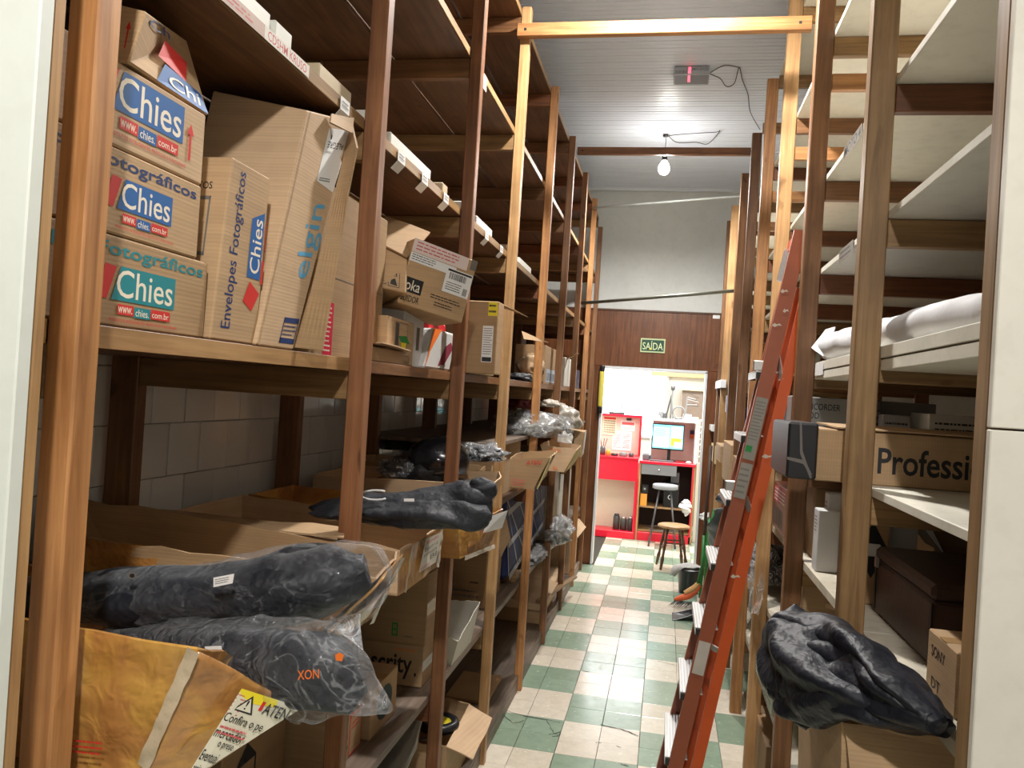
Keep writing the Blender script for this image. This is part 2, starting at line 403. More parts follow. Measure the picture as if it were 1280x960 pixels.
def blob(name, ctr, size, mat, parent=None, seed=0, amp=.25, fs=1.6, sub=4, flat=True):
    bm = bmesh.new(); bmesh.ops.create_icosphere(bm, subdivisions=sub, radius=1)
    for v in bm.verts:
        p = v.co.copy(); d = 1+amp*(noise.noise(p*fs+V((seed*9.1, 0, 0)))*1.3 - .9*abs(noise.noise(p*fs*2.6+V((0, seed*5.3, 0)))))
        p *= d
        if flat and p.z < -.6: p.z = -.6 + (p.z+.6)*.1
        v.co = V((p.x*size[0], p.y*size[1], (p.z+.64)*size[2]*.62)) + V(ctr)
    return finish(name, bm, mat, parent, True)
def obox(name, p0, p1, w_, d_, mat, parent=None, up=(0, 0, 1), r=.0015):
    """straight bar between two points with section w_ (sideways) x d_ (along up)"""
    p0, p1 = V(p0), V(p1); d = (p1-p0).normalized(); u = V(up); u = (u-d*u.dot(d)).normalized(); s = d.cross(u)
    bm = bmesh.new(); vs = [bm.verts.new(p + s*a*w_/2 + u*b*d_/2) for p in (p0, p1) for a, b in ((-1, -1), (1, -1), (1, 1), (-1, 1))]
    for q in ((0, 1, 2, 3), (7, 6, 5, 4), (0, 4, 5, 1), (1, 5, 6, 2), (2, 6, 7, 3), (3, 7, 4, 0)): bm.faces.new([vs[i] for i in q])
    bev(bm, r); return finish(name, bm, mat, parent)
def st(o): o['kind'] = 'structure'; return o
# ============================================================ FLOOR: tiles one by one
CEIL = 3.9
fl = st(box('floor', -1.6, 1.6, -2.6, 12.2, -.06, -.006, plain('tile_joint_dirt', sr(52, 48, 42), .9), None, 0))
def tile_mesh(kind, s=.1976, th=.01):
    bm = bmesh.new(); cube_bm(bm, -s/2, s/2, -s/2, s/2, -th/2, th/2)
    bmesh.ops.bevel(bm, geom=[e for e in bm.edges if all(v.co.z > 0 for v in e.verts)], offset=.0012, segments=1, affect='EDGES')
    me = bpy.data.meshes.new('tile'); bm.to_mesh(me); bm.free(); me.materials.append(tilemat(kind)); return me
TM = {'green': tile_mesh('green'), 'cream': tile_mesh('cream')}
rr = random.Random(3); Y0 = 3.878; nt_ = 0
for ix in range(0, 7):
    x = -.83+.2*ix+.1
    for iy in range(-4, 36):
        y = Y0+.2*iy+.1
        if y > 10.6: continue
        if ix == 0 and iy > 21: continue
        if nt_ >= 298: continue
        pair = ix//2; kk = math.floor(iy/2)
        o = bpy.data.objects.new('tile', TM['green' if (pair+kk) % 2 == 0 else 'cream']); nt_ += 1
        o.location = (x+rr.uniform(-.0006, .0006), y+rr.uniform(-.0006, .0006), -.005+rr.uniform(-.0006, .0004))
        o.rotation_euler = (rr.uniform(-.002, .002), rr.uniform(-.002, .002), rr.uniform(-.003, .003))
        S.collection.objects.link(o); o.parent = fl
        o.location -= V(fl.location)
bm = bmesh.new()   # the remaining tiles under the shelves, too many and too hidden to pick apart
for ix in range(-4, 12):
    for iy in range(-32, 41):
        if 0 <= ix < 7 and iy >= -4 and iy < 34: continue
        x = -.83+.2*ix+.1; y = Y0+.2*iy+.1
        kk = math.floor(iy/2)+ix//2
        n0 = len(bm.faces); cube_bm(bm, x-.0992, x+.0992, y-.0992, y+.0992, -.0095, -.0005); bm.faces.ensure_lookup_table()
        for f in bm.faces[n0:]: f.material_index = kk % 2
tl = finish('tiles_under_shelves', bm, [tilemat('green'), tilemat('cream')], fl); tl['kind'] = 'stuff'
# cracks across a few tiles
def crack(pts, w_=.004):
    bm = bmesh.new(); P = []
    for a, b in zip(pts[:-1], pts[1:]):
        for i in range(5): P.append(V(a).lerp(V(b), i/5)+V((rr.uniform(-.006, .006), rr.uniform(-.006, .006), 0)))
    P.append(V(pts[-1])); top = []; bot = []
    for i, p in enumerate(P):
        d = (P[min(i+1, len(P)-1)]-P[max(0, i-1)]).normalized(); s = V((-d.y, d.x, 0))*w_/2*rr.uniform(.3, 1.2)
        top.append(bm.verts.new(p+s)); bot.append(bm.verts.new(p-s))
    for i in range(len(P)-1): bm.faces.new((top[i], top[i+1], bot[i+1], bot[i]))
    return finish('crack', bm, plain('crack_dirt', (.03, .028, .022), .9), fl)
def cp(*pts): return [at(x, y, Z=.0016) for x, y in pts]
crack(cp((632, 888), (657, 895), (700, 903)), .007); crack(cp((752, 906), (775, 911), (790, 916), (798, 920)), .009)
crack(cp((686, 918), (700, 914), (698, 921), (690, 920)), .006); crack(cp((822, 826), (834, 829), (846, 832)), .005)
crack(cp((727, 838), (735, 840)), .006); crack(cp((770, 932), (776, 934)), .007); crack(cp((745, 928), (752, 929)), .007)
crack(cp((683, 900), (690, 912), (697, 920)), .004); crack(cp((630, 893), (640, 905), (655, 900)), .004); crack(cp((733, 792), (738, 796)), .005)
crack(cp((840, 800), (852, 803)), .004); crack(cp((776, 955), (786, 958)), .008)
# ============================================================ CEILING of PVC planks
ce = st(box('ceiling', -1.6, 1.6, -2.6, 12.2, CEIL+.012, CEIL+.06, painted(sr(200, 204, 210), .05), None, 0))
pm = plain('white_pvc', sr(222, 228, 240), .42, 0, .04)
W = .1; bm = bmesh.new()
prof = [(-W/2+.001, .008), (-W/2+.006, 0), (-.004, 0), (-.002, .0022), (.002, .0022), (.004, 0), (W/2-.006, 0), (W/2-.001, .008), (W/2-.001, .011), (-W/2+.001, .011)]
A = [bm.verts.new((-1.59, y, z)) for y, z in prof]; B = [bm.verts.new((1.59, y, z)) for y, z in prof]
for i in range(len(prof)): j = (i+1) % len(prof); bm.faces.new((A[i], A[j], B[j], B[i]))
bm.faces.new(A); bm.faces.new(B[::-1]); bmesh.ops.recalc_face_normals(bm, faces=bm.faces[:])
me = bpy.data.meshes.new('plank'); bm.to_mesh(me); bm.free(); me.materials.append(pm)
for i in range(0, 108):
    y = -2.5+i*W+.02
    if y > 8.25: break
    o = bpy.data.objects.new('plank', me); S.collection.objects.link(o); o.parent = ce
    o.location = V((0, y, CEIL+rr.uniform(0, .0015))) - V(ce.location)
st(box('trim_1', -1.45, 1.25, 8.27, 8.308, CEIL-.03, CEIL+.004, painted(sr(220, 224, 228), .05), None, .003))
# ============================================================ WALLS
cream = painted(sr(216, 218, 214), .08, .7)
st(box('wall_left', -1.62, -1.462, -2.6, 8.43, -.006, CEIL+.012, plain('left_wall_plaster', sr(168, 164, 156), .8, 0, .1), None, 0))
st(box('wall_right', 1.2, 1.35, -2.6, 8.43, -.006, CEIL+.012, painted(sr(196, 192, 182), .15, .7), None, 0))
st(box('wall_back', -1.6, 1.6, -2.7, -2.6, -.006, CEIL+.012, painted(sr(200, 198, 190), .1, .7), None, 0))
# glazed tiles of the left wall, one by one
WL = bpy.data.objects['wall_left']; bm = bmesh.new(); cube_bm(bm, -.006, .006, -.0785, .0785, -.079, .079); bev(bm, .002)
me = bpy.data.meshes.new('tile'); bm.to_mesh(me); bm.free(); me.materials.append(glaze())
rows = [1.098, 1.258, 1.418, 1.578, 1.738]; cnt = 0
for ri, z in enumerate(rows):
    y = 1.0 + [0, .05, .11, .03, .07][ri] - .16*2
    while y < 8.35 and cnt < 296:
        o = bpy.data.objects.new('tile', me); S.collection.objects.link(o); o.parent = WL; cnt += 1
        o.location = V((-1.457+rr.uniform(-.001, .001), y, z+.08)) - V(WL.location); o.rotation_euler = (rr.uniform(-.004, .004), rr.uniform(-.006, .006), rr.uniform(-.012, .012))
        y += .16 if rr.random() > .12 else .164
# back (exit) wall with door opening: x -.655..(.395), z 0..2.05
YB = 8.31; DX0, DX1, DZ = -.672, .392, 2.045
st(box('wall_far', -1.6, 1.6, YB+.03, YB+.13, 2.62, CEIL+.012, cream, None, 0))
st(box('wall_far', -1.6, DX0, YB+.03, YB+.13, -.006, 2.62, cream, None, 0))
st(box('wall_far', DX1, 1.6, YB+.03, YB+.13, -.006, 2.62, cream, None, 0))
st(box('wall_far', DX0, DX1, YB+.03, YB+.13, DZ, 2.62, cream, None, 0))
pw = thing('plywood_panelling', 'brown varnished plywood panelling round the bright doorway', 'panelling', (0, YB+.015, 0))
wbox('panel', -1.44, 1.19, YB, YB+.029, DZ+.012, 2.64, 'stain', pw, .002, .35).data.materials[0] = wood('stain', 2, .35)
wbox('panel', -1.44, DX0-.002, YB, YB+.029, .0, DZ+.010, 'stain', pw, .002, .35)
wbox('panel', DX1+.002, 1.19, YB, YB+.029, .0, DZ+.010, 'stain', pw, .002, .35)
wbox('batten', -1.44, 1.19, YB-.012, YB-.001, 2.63, 2.648, 'dark', pw)
WMET = plain('white_painted_metal', sr(226, 228, 230), .35)
dr = st(thing('door_1', None, None, ((DX0+DX1)/2, YB+.03, 0))); del dr['kind']; dr['kind'] = 'structure'
box('frame_jamb', DX0, DX0+.022, YB-.02, YB+.11, 0, DZ, WMET, dr, .002); box('frame_jamb', DX1-.022, DX1, YB-.02, YB+.11, 0, DZ, WMET, dr, .002)
box('frame_head', DX0, DX1, YB-.02, YB+.11, DZ-.018, DZ+.01, WMET, dr, .002)
# ---- shop room behind the doorway
st(box('wall_shop_left', -1.72, -1.6, 8.44, 12.2, -.006, 3.3, painted(sr(236, 236, 230), .04, .7), None, 0))
st(box('wall_shop_right', 1.6, 1.72, 8.44, 12.2, -.006, 3.3, painted(sr(236, 230, 214), .04, .7), None, 0))
st(box('wall_shop_back', -1.6, 1.6, 12.2, 12.3, -.006, 3.3, painted(sr(240, 236, 226), .04, .7), None, 0))
st(box('ceiling_shop', -1.6, 1.6, 8.44, 12.2, 3.2, 3.26, painted(sr(236, 236, 232), .03), None, 0))
# ---- white walls beside the camera
wl = painted(sr(222, 226, 220), .05, .45)
st(box('wall_left_front', -1.46, -.70, .757, .778, -.005, CEIL, wl, None, .002))
st(box('trim_2', -.74, -.7035, .7795, .80, -.005, 3.4, wood('yellow', 2), None, .003))
wr = st(thing('wall_right_front', None, None, (.8, 1.255, 0)))
WR = painted(sr(212, 208, 198), .08, .35)
for z0, z1 in ((-.005, 1.09), (1.093, 1.727), (1.730, 2.37), (2.373, 3.0), (3.003, CEIL)):
    box('panel', .453, 1.198, 1.243, 1.259, z0, z1, WR, wr, .0015)
# ============================================================ LEFT SHELVING
FY = [.876, 1.85, 2.79, 3.64, 4.60, 5.50, 6.40, 7.25, 7.95]
TL_ = ['orange', 'red', 'red', 'yellow', 'orange', 'brown', 'brown', 'orange', 'brown']
LLV = [.63, 1.195, 1.794, 2.385, 2.962, 3.515]
sl = thing('wooden_shelving', 'long brown wooden shelving on the left of the aisle, six levels high', 'shelving', (-1.07, 4.4, 0))
for i, (y, tn) in enumerate(zip(FY, TL_)):
    th = .042
    top = 3.53 if i >= 2 else 3.6
    if i == 8: top = 3.42
    wbox('post', -.77, -.725, y, y+th, 0, top, tn, sl, .003)
    wbox('post', -1.425, -1.345, y, y+th, 0, 3.5, 'brown', sl, .003)
    for z in LLV:
        if z == LLV[1] and i < 0: continue
        wbox('cross_beam', -1.344, -.772, y+.004, y+.034, z-.03-.072, z-.0305, rr.choice(['khaki', 'brown', 'stain']) if z != 1.794 else 'khaki', sl, .002)
for i in range(len(FY)):
    y0 = FY[i-1] if i else .80; y1 = FY[i]
    if i == 0: y1 = FY[0]+.02
    if i > 0: y0 = FY[i-1]+.021; y1 = FY[i]+.0205
    for z in LLV:
        kd = {1.794: 'board', .63: 'boardg'}.get(z, 'board')
        a = wbox('shelf_board', -1.06, -.772, y0, y1, z-.029, z, kd, sl, .0015); b = wbox('shelf_board', -1.455, -1.075, y0, y1, z-.029, z, kd, sl, .0015)
        if z > 2:  # thin pale edging
            wbox('edge_strip', -.7715, -.768, y0+.024 if i else y0, y1-.024, z-.0285, z-.001, 'khaki', sl, .0005)
        if z == 1.794: wbox('edge_strip', -.7715, -.766, y0+.024 if i else y0, y1-.024, z-.032, z-.001, 'yellow' if i < 2 else 'brown', sl, .0005)
    if i > 3:
        wbox('shelf_board', -1.455, -.772, y0, y1, 1.485-.02, 1.485, 'boardg', sl, .0015)
# low platform
wbox('platform', -1.344, -.745, .80, 7.96, .07, .092, 'boardg', sl, .002); wbox('platform', -.772, -.745, .80, 7.96, 0.001, .069, 'boardg', sl, .002)
# ============================================================ RIGHT SHELVING
RY = [1.266, 2.135, 3.04, 3.895, 4.70, 5.49, 6.24, 7.13, 7.65]
TR_ = ['khaki', 'khaki', 'brown', 'yellow', 'orange', 'brown', 'brown', 'yellow', 'brown']
RTOP = [3.6, 3.6, 3.6, 3.665, 3.60, 3.55, 3.49, 3.46, 3.44]
RLV = [.44, .80, 1.19, 1.55, 1.908, 2.25, 2.59, 3.115, 3.64]
srr = thing('wooden_shelving', 'wooden shelving with white painted boards on the right of the aisle', 'shelving', (.83, 4.4, 0))
PWH = painted(sr(226, 222, 208), .12, .5); PWD = painted(sr(214, 206, 188), .3, .5)
for i, (y, tn, top) in enumerate(zip(RY, TR_, RTOP)):
    w2 = .517 if i else .49
    wbox('post', .455, w2, y, y+.048, 0, top, tn, srr, .003)
    wbox('post', 1.10, 1.16, y, y+.045, 0, 3.5, 'brown', srr, .003)
    if i == 0: continue
    for z in RLV:
        if z > 3.2 and i > 5: continue
        wbox('cross_beam', .519, 1.099, y+.006, y+.036, z-.021-.07, z-.0215, rr.choice(['khaki', 'stain', 'brown', 'khaki']), srr, .002)
    if i < 6: wbox('cross_beam', .519, 1.099, y+.007, y+.035, 2.90, 2.96, 'orange', srr, .002)
for i in range(1, len(RY)):
    y0, y1 = RY[i-1]+.022+(.03 if i == 1 else 0), RY[i]+.0215
    if i == 1: y0 = 1.27
    for z in RLV:
        if z > 3.2 and i > 4: continue
        th = .02 if z > 1.3 else .03
        if z == 1.908 and i < 3: th = .03
        box('shelf_board', .519, 1.185, y0, y1, z-th, z, PWH if z > 1.2 else PWD, srr, .0015)
        if z == 1.908 and i < 3: box('shelf_board', .521, 1.185, y0, y1, z-.06, z-.033, PWH, srr, .0015)
for p in [o for o in srr.children if o.name.startswith('shelf_board')]: pass
# cross ties over the aisle
def tie(label, y, z0, z1, x0, x1, kind):
    t = thing('tie_beam', label, 'beam', ((x0+x1)/2, y-.02, z0))
    wbox('beam', x0, x1, y-.04, y, z0, z1, kind, t, .003)
    for x in (x0+.04, x1-.05):
        q = [V((x-.006, y-.0405, (z0+z1)/2-.006)), V((x+.006, y-.0405, (z0+z1)/2-.006)), V((x+.006, y-.0405, (z0+z1)/2+.006)), V((x-.006, y-.0405, (z0+z1)/2+.006))]
        decal('bolt_hole', q, [('r', 0, 0, 1, 1, INK)], t, .0003)
tie('orange-brown wooden beam across the aisle nearest the camera', 3.6395, 3.375, 3.435, -.78, .52, 'orange')
tie('dark brown wooden beam across the aisle just before the bulb', 6.2395, 3.615, 3.672, -.80, .56, 'red')
for i, z_ in ((3, 3.53), (6, 3.72)): pass
# pipes
def pipe(label, p0, p1, r, mat):
    return tag(tube('metal_pipe', [p0, p1], r, mat, None, 12), label, 'pipe')
pipe('dark grey metal pipe across the aisle above the plywood panelling', at(727, 379, X=-.76), at(925, 363, X=.50), .014, plain('dull_grey_metal', sr(120, 122, 112), .4, .5))
pipe('thin white pipe across the aisle high near the ceiling', at(742, 260, X=-.75), at(925, 245, X=.50), .009, plain('pale_pipe', sr(200, 206, 204), .4))
# ============================================================ ceiling fittings
def bulb(label, x, y, z, sy):
    t = thing('light_bulb', label, 'lamp', (x, y, z))
    lathe('glass', [(.004, -.05), (.026, -.045), (.042, -.02), (.044, .0), (.036, .03), (.022, .05), (.018, .06)], (x, y, z), plain('bulb_glow', (1, .97, .9), .3, 0, 0, 0, 80), t)
    lathe('socket', [(.02, .06), (.022, .07), (.021, .1), (.012, .115), (.004, .12)], (x, y, z), BLACKP, t)
    tube('cable', [(x, y, z+.1195), (x+.002, y+.005, z+.1215+(CEIL-z-.12)*.5), (x-.004, sy, max(z+.122, CEIL-.002))], .0028, plain('grey_cable', sr(120, 118, 112), .6), t)
    return t
bulb('glowing bare bulb hanging from its cable near the far wall', -.13, 6.45, 3.58, 6.6)
bulb('glowing bare bulb above the near aisle', -.12, 3.09, 3.775, 3.1)
d = thing('emergency_light', 'pale grey emergency light box with a red glow on the ceiling', 'lamp', (.03, 5.33, 3.84))
c = ext(-.08, .148, 5.24, 5.42, 3.845, 3.897)
hexbody('body', c, plain('grey_plastic', sr(170, 174, 182), .4), d, .004)
decal('red_indicator', quad(c, '-Y'), [('r', .40, .1, .47, .9, plain('red_glow', (1, .05, .08), .4, 0, 0, 0, 3)), ('t', 'EMERGENCIA', .5, .45, .95, .8, GREY), ('b', .05, .1, .36, .5, 9, GREY)], d)
decal('grille', quad(c, '-Z'), [('r', .03, .08, .97, .92, plain('dark_grille', sr(120, 122, 130), .5)), ('r', .4, .3, .46, .9, plain('red_glow', (1, .05, .08), .4, 0, 0, 0, 3))], d)
CBL = plain('old_cable', sr(120, 116, 108), .6); DCB = plain('dark_cable', sr(48, 44, 40), .6)
def wire(label, pts, r=.003, mat=None): return tag(tube('cable', pts, r, mat or DCB, None, 6), label, 'cable')
def smooth_pts(P, n=6):
    P = [V(p) for p in P]; out = []
    for i in range(len(P)-1):
        a, b, c_, d_ = P[max(0, i-1)], P[i], P[i+1], P[min(len(P)-1, i+2)]
        for k in range(n):
            t = k/n; out.append(.5*((2*b)+(-a+c_)*t+(2*a-5*b+4*c_-d_)*t*t+(-a+3*b-3*c_+d_)*t**3))
    return out+[P[-1]]
cz = lambda *pts: smooth_pts([at(x, y, Z=3.887) for x, y in pts])
wire('cable drooping on the ceiling from the emergency light to the right posts', cz((886, 92), (900, 98), (908, 108), (918, 104), (924, 84), (928, 100), (935, 118), (938, 140), (950, 162)), .003)
wire('pale cable branching beside the emergency light', cz((886, 92), (905, 82), (923, 84)), .004, CBL)
wire('looped cable on the ceiling by the bulb', cz((834, 168), (846, 178), (870, 178), (884, 180), (895, 170), (900, 163), (896, 165), (880, 166), (850, 168), (834, 170)), .003, DCB)
cr = tag(lathe('ceiling_rose', [(.022, 0), (.025, .006), (.018, .012), (.004, .014)], (-.134, 6.6, 3.883), BLACKP), 'small dark ceiling rose above the far bulb', 'fitting')
# ============================================================ exit sign
s = thing('exit_sign', 'green SAIDA exit sign on the plywood above the doorway', 'sign', at(816, 432, Y=8.3))
a, b = at(800, 440, Y=8.3), at(832, 424, Y=8.3); c = ext(a.x, b.x, 8.298, 8.309, a.z, b.z)
hexbody('body', c, plain('pale_sign_rim', sr(196, 210, 160), .5), s, .001)
q = quad(c, '-Y')
decal('lettering', q, [('r', .05, .1, .95, .9, plain('sign_green', sr(30, 74, 52), .5)), ('t', 'SAÍDA', .09, .2, .91, .84, plain('sign_cream', sr(214, 226, 180), .5)), ('p', [(.36, .2), (.46, .2), (.42, .36)], YEL)], s)
n_ = thing('small_sticker', 'small white sticker at the right end of the plywood', 'sticker', at(898, 397, Y=8.3))
a, b = at(891, 398, Y=8.3), at(900, 394, Y=8.3); hexbody('paper', ext(a.x, b.x, 8.305, 8.309, a.z, b.z), WHITE, n_, 0)
# foam guard on the left jamb
g = thing('edge_guard', 'yellow and black foam guard on the left door jamb', 'guard', at(748, 520, Y=8.27))
def jam(z0, z1, m, nm): 
    return lathe(nm, [(.001, 0), (.024, 0), (.026, .01), (.026, z1-z0-.01), (.024, z1-z0), (.001, z1-z0)], (-.665, 8.262, z0), m, g, 18)
z1 = at(748, 457, Y=8.27).z; z2 = at(748, 464, Y=8.27).z; z3 = at(746, 508, Y=8.27).z; z4 = at(746, 516, Y=8.27).z
jam(z2, z1, BLACKP, 'black_band'); jam(z3+.001, z2-.001, plain('yellow_foam', sr(222, 208, 90), .7), 'yellow_band'); jam(z4, z3, BLACKP, 'black_band')
# ============================================================ SHOP BEYOND THE DOOR
YC = 10.0
def zx(px, py, y=YC): return at(px, py, Y=y)
xl = zx(744, 600).x-.25; xm = zx(798, 600).x; xr = zx(865, 630).x
zt = zx(775, 571).z; zf = zx(770, 600).z; zp = zx(770, 656).z
BEI = painted(sr(214, 200, 178), .05); DARKIN = plain('dark_interior', sr(58, 36, 28), .7)
cu = thing('service_counter', 'red and beige counter unit with a notice board, left half of the shop counter', 'counter', ((xl+xm)/2, YC+.3, 0))
box('worktop', xl, xm-.012, YC-.01, YC+.55, zt-.025, zt, REDL, cu, .003)
box('front_panel', xl, xm-.012, YC, YC+.02, zf, zt-.026, REDL, cu, .002)
box('recess_panel', xl, xm-.012, YC+.28, YC+.3, .09, zf, BEI, cu, .002)
box('plinth', xl, xm-.012, YC-.02, YC+.5, .0, .085, REDL, cu, .003)
box('side_panel', xm-.04, xm-.0125, YC, YC+.5, .086, zf-.001, REDL, cu, .002)
zb = zx(778, 519, YC+.5).z; xbr = zx(802, 540, YC+.5).x
box('notice_board', xl, xbr-.02, YC+.52, YC+.545, zt, zb-.02, painted(sr(222, 190, 176), .05), cu, .002)
box('board_frame', xl, xbr, YC+.46, YC+.545, zb-.02, zb+.01, REDL, cu, .003); box('board_frame', xbr-.025, xbr, YC+.40, YC+.545, zt, zb-.021, REDL, cu, .003)
# desk
dk = thing('computer_desk', 'red-topped computer desk with a white shelf over the monitor', 'desk', ((xm+xr)/2, YC+.3, 0))
WOODP = wood('yellow', 2)
zd = zx(835, 578).z
box('desk_top', xm, xr+.02, YC-.02, YC+.56, zd-.035, zd, REDL, dk, .003)
box('side_panel', xm, xm+.022, YC, YC+.55, 0.001, zd-.036, WOODP, dk, .002); box('side_panel', xr-.002, xr+.02, YC, YC+.55, .0, zd-.036, WOODP, dk, .002)
box('front_edge', xm-.01, xm-.0005, YC-.012, YC-.001, 0.001, zd-.036, REDL, dk, .001); box('front_edge', xr-.02, xr-.003, YC-.012, YC-.001, .09, zd-.036, REDL, dk, .001)
box('back_panel', xm+.023, xr-.003, YC+.5, YC+.52, .02, zd-.036, DARKIN, dk, .001)
zs = zx(830, 634, YC+.1).z
box('shelf', xm+.023, xr-.003, YC+.05, YC+.49, zs-.018, zs, wood('yellow', 0), dk, .002)
box('plinth', xm+.023, xr-.021, YC-.01, YC+.05, .0, .1, REDL, dk, .002); box('base_shelf', xm+.023, xr-.003, YC+.051, YC+.49, .1, .12, wood('khaki', 0), dk, .002)
GRYD = plain('grey_drawer', sr(122, 122, 124), .4)
dw = box('drawer', zx(802, 580).x, zx(846, 585).x, YC-.015, YC+.3, zx(824, 594).z, zx(824, 581).z, GRYD, dk, .003)
k = lathe('knob', [(.001, 0), (.01, .0), (.012, .01), (.001, .016)], (0, 0, 0), METAL, dw, 14); k.rotation_euler = (math.pi/2, 0, 0); k.location = (0, -.17, 0)
zsh = zx(838, 524, YC+.1).z; xw0 = zx(803, 522, YC+.1).x; xw1 = zx(874, 530, YC+.1).x
WL_ = painted(sr(240, 240, 236), .03)
box('over_shelf', xw0, xw1, YC+.05, YC+.5, zsh-.03, zsh, WL_, dk, .002)
box('shelf_side', xw1-.04, xw1-.005, YC+.08, YC+.5, zd+.001, zsh-.031, WL_, dk, .002); box('shelf_side', xw0+.11, xw0+.125, YC+.1, YC+.12, zd+.001, zsh-.031, WL_, dk, .002)
box('shelf_back', xw0+.126, xw1-.041, YC+.5, YC+.515, zd+.001, zsh-.031, painted(sr(226, 196, 188), .05), dk, .002)
# monitor
mo = thing('computer_monitor', 'computer monitor on the red desk showing a bluish screen', 'monitor', (zx(836, 568, YC+.2).x, YC+.2, zd))
ym = YC+.2; a = at(814, 560, Y=ym); b = at(856, 532, Y=ym)
hexbody('bezel', ext(a.x, b.x, ym, ym+.03, a.z-.01, b.z+.005, -.06), BLACKP, mo, .003)
c = ext(a.x+.012, b.x-.012, ym-.003, ym, a.z+.008, b.z-.008, -.06); q = quad(c, '-Y')
SCR = lambda n, c_: plain('screen_'+n, c_, .3, 0, 0, 0, 1.1)
decal('screen', q, [('r', 0, 0, 1, 1, SCR('cyan', sr(120, 208, 226))), ('r', .02, .05, .55, .9, SCR('pale', sr(160, 224, 232))), ('r', .6, .5, .98, .95, SCR('mint', sr(176, 226, 220))),
    ('r', .6, .12, .95, .46, SCR('orange', sr(240, 160, 60))), ('r', .72, .08, .98, .3, SCR('white', sr(240, 240, 230))), ('L', .05, .5, .5, .85, 7, SCR('text', sr(90, 170, 190)))], mo)
box('stand', mo.location.x-.02, mo.location.x+.02, ym+.03, ym+.05, zd+.012, a.z+.05, BLACKP, mo); box('foot', mo.location.x-.09, mo.location.x+.09, ym-.05, ym+.1, zd+.0005, zd+.011, BLACKP, mo)
kb = box('keyboard', zx(812, 572).x, zx(842, 574).x, YC+.01, YC+.12, zd+.0005, zd+.018, plain('grey_keys', sr(86, 84, 88), .5), None, .003); tag(kb, 'grey keyboard lying on the red desk edge', 'keyboard')
pr = thing('small_printer', 'small grey receipt printer left of the monitor', 'printer', (zx(809, 565).x, YC+.2, zd)); x = pr.location.x
hexbody('body', ext(x-.055, x+.055, YC+.1, YC+.25, zd+.0005, zd+.07), plain('grey_shell', sr(98, 98, 104), .4), pr, .006); box('cover', x-.045, x+.045, YC+.11, YC+.23, zd+.071, zd+.09, plain('pale_shell', sr(190, 190, 190), .4), pr, .004); box('paper', x-.035, x+.035, YC+.16, YC+.163, zd+.091, zd+.12, WHITE, pr, 0)
mm = tag(blob('computer_mouse', (zx(861, 578).x, YC+.05, zd), (.035, .05, .03), WHITE, None, 3, .05, 1, 2), 'white computer mouse at the right end of the red desk', 'mouse')
# under the desk
pc = thing('computer_tower', 'black computer tower with a C-shaped white emblem under the red desk', 'computer', (zx(838, 628, YC+.2).x, YC+.2, zs)); x = pc.location.x
cc = ext(x-.09, x+.1, YC+.12, YC+.42, zs+.0005, zs+.3); hexbody('case', cc, BLACKP, pc, .004); q = quad(cc, '-Y')
decal('front_print', q, [('t', 'C', .28, .32, .55, .52, WHITE), ('r', .05, .9, .95, .96, GREY)], pc)
sp = thing('grey_speaker', 'tall grey speaker under the right side of the desk', 'speaker', (zx(844, 600, YC+.3).x, YC+.3, zs+.302)); x = sp.location.x
hexbody('case', ext(x-.055, x+.045, YC+.16, YC+.32, zs+.3015, zs+.43), GRYD, sp, .004); decal('front_print', quad(ext(x-.055, x+.045, YC+.16, YC+.32, zs+.3015, zs+.43), '-Y'), [('r', .1, .1, .9, .9, STEEL)], sp)
x = zx(805, 624, YC+.1).x
ob = box('orange_carton', x-.045, x+.035, YC+.06, YC+.16, zs+.0005, zs+.15, plain('orange_card', sr(236, 160, 60), .5), None, .002); tag(ob, 'small orange carton on the shelf under the red desk', 'box')
dv = thing('black_speaker', 'small black speaker standing on the orange carton', 'speaker', (x, YC+.11, zs+.151)); hexbody('case', ext(x-.04, x+.045, YC+.06, YC+.16, zs+.151, zs+.27), BLACKP, dv, .01)
q = quad(ext(x-.04, x+.045, YC+.06, YC+.16, zs+.151, zs+.27), '-Y'); decal('cone', q, [('p', [(.5+.3*math.cos(t/8*math.pi), .5+.22*math.sin(t/8*math.pi)) for t in range(16)], STEEL), ('p', [(.5+.1*math.cos(t/8*math.pi), .5+.08*math.sin(t/8*math.pi)) for t in range(16)], WHITE)], dv)
hx = at(857, 635, Y=9.93)
hp = thing('white_bag', 'crumpled white bag hanging at the right of the desk', 'bag', (hx.x, 9.93, hx.z-.1))
loft('bag', [((hx.x, 9.93, hx.z+.1), .02, .02), ((hx.x, 9.93, hx.z+.05), .07, .035), ((hx.x, 9.92, hx.z), .085, .045), ((hx.x+.01, 9.93, hx.z-.05), .05, .035), ((hx.x, 9.93, hx.z-.1), .012, .012)], plain('white_plastic', (.75, .75, .75), .4), hp, 20, 20, .012, 12)
for i, (px, hh) in enumerate(((770, .16), (779, .13), (788, .14))):
    p = at(px, 659, Y=10.12); t = thing('canister', ['left', 'middle', 'right'][i]+' of the three dark canisters standing on the red plinth', 'canister', (p.x, 10.12, .086), 'dark canisters under the counter')
    lathe('body', [(.035, 0), (.042, .005), (.042, hh), (.03, hh+.012)], (p.x, 10.12, .0862), plain('dark_grey_can', sr(62, 58, 56), .4), t, 18); lathe('lid', [(.03, 0), (.034, .004), (.03, .02), (.004, .022)], (p.x, 10.12, .0862+hh+.012), METAL if i else BLACKP, t, 18)
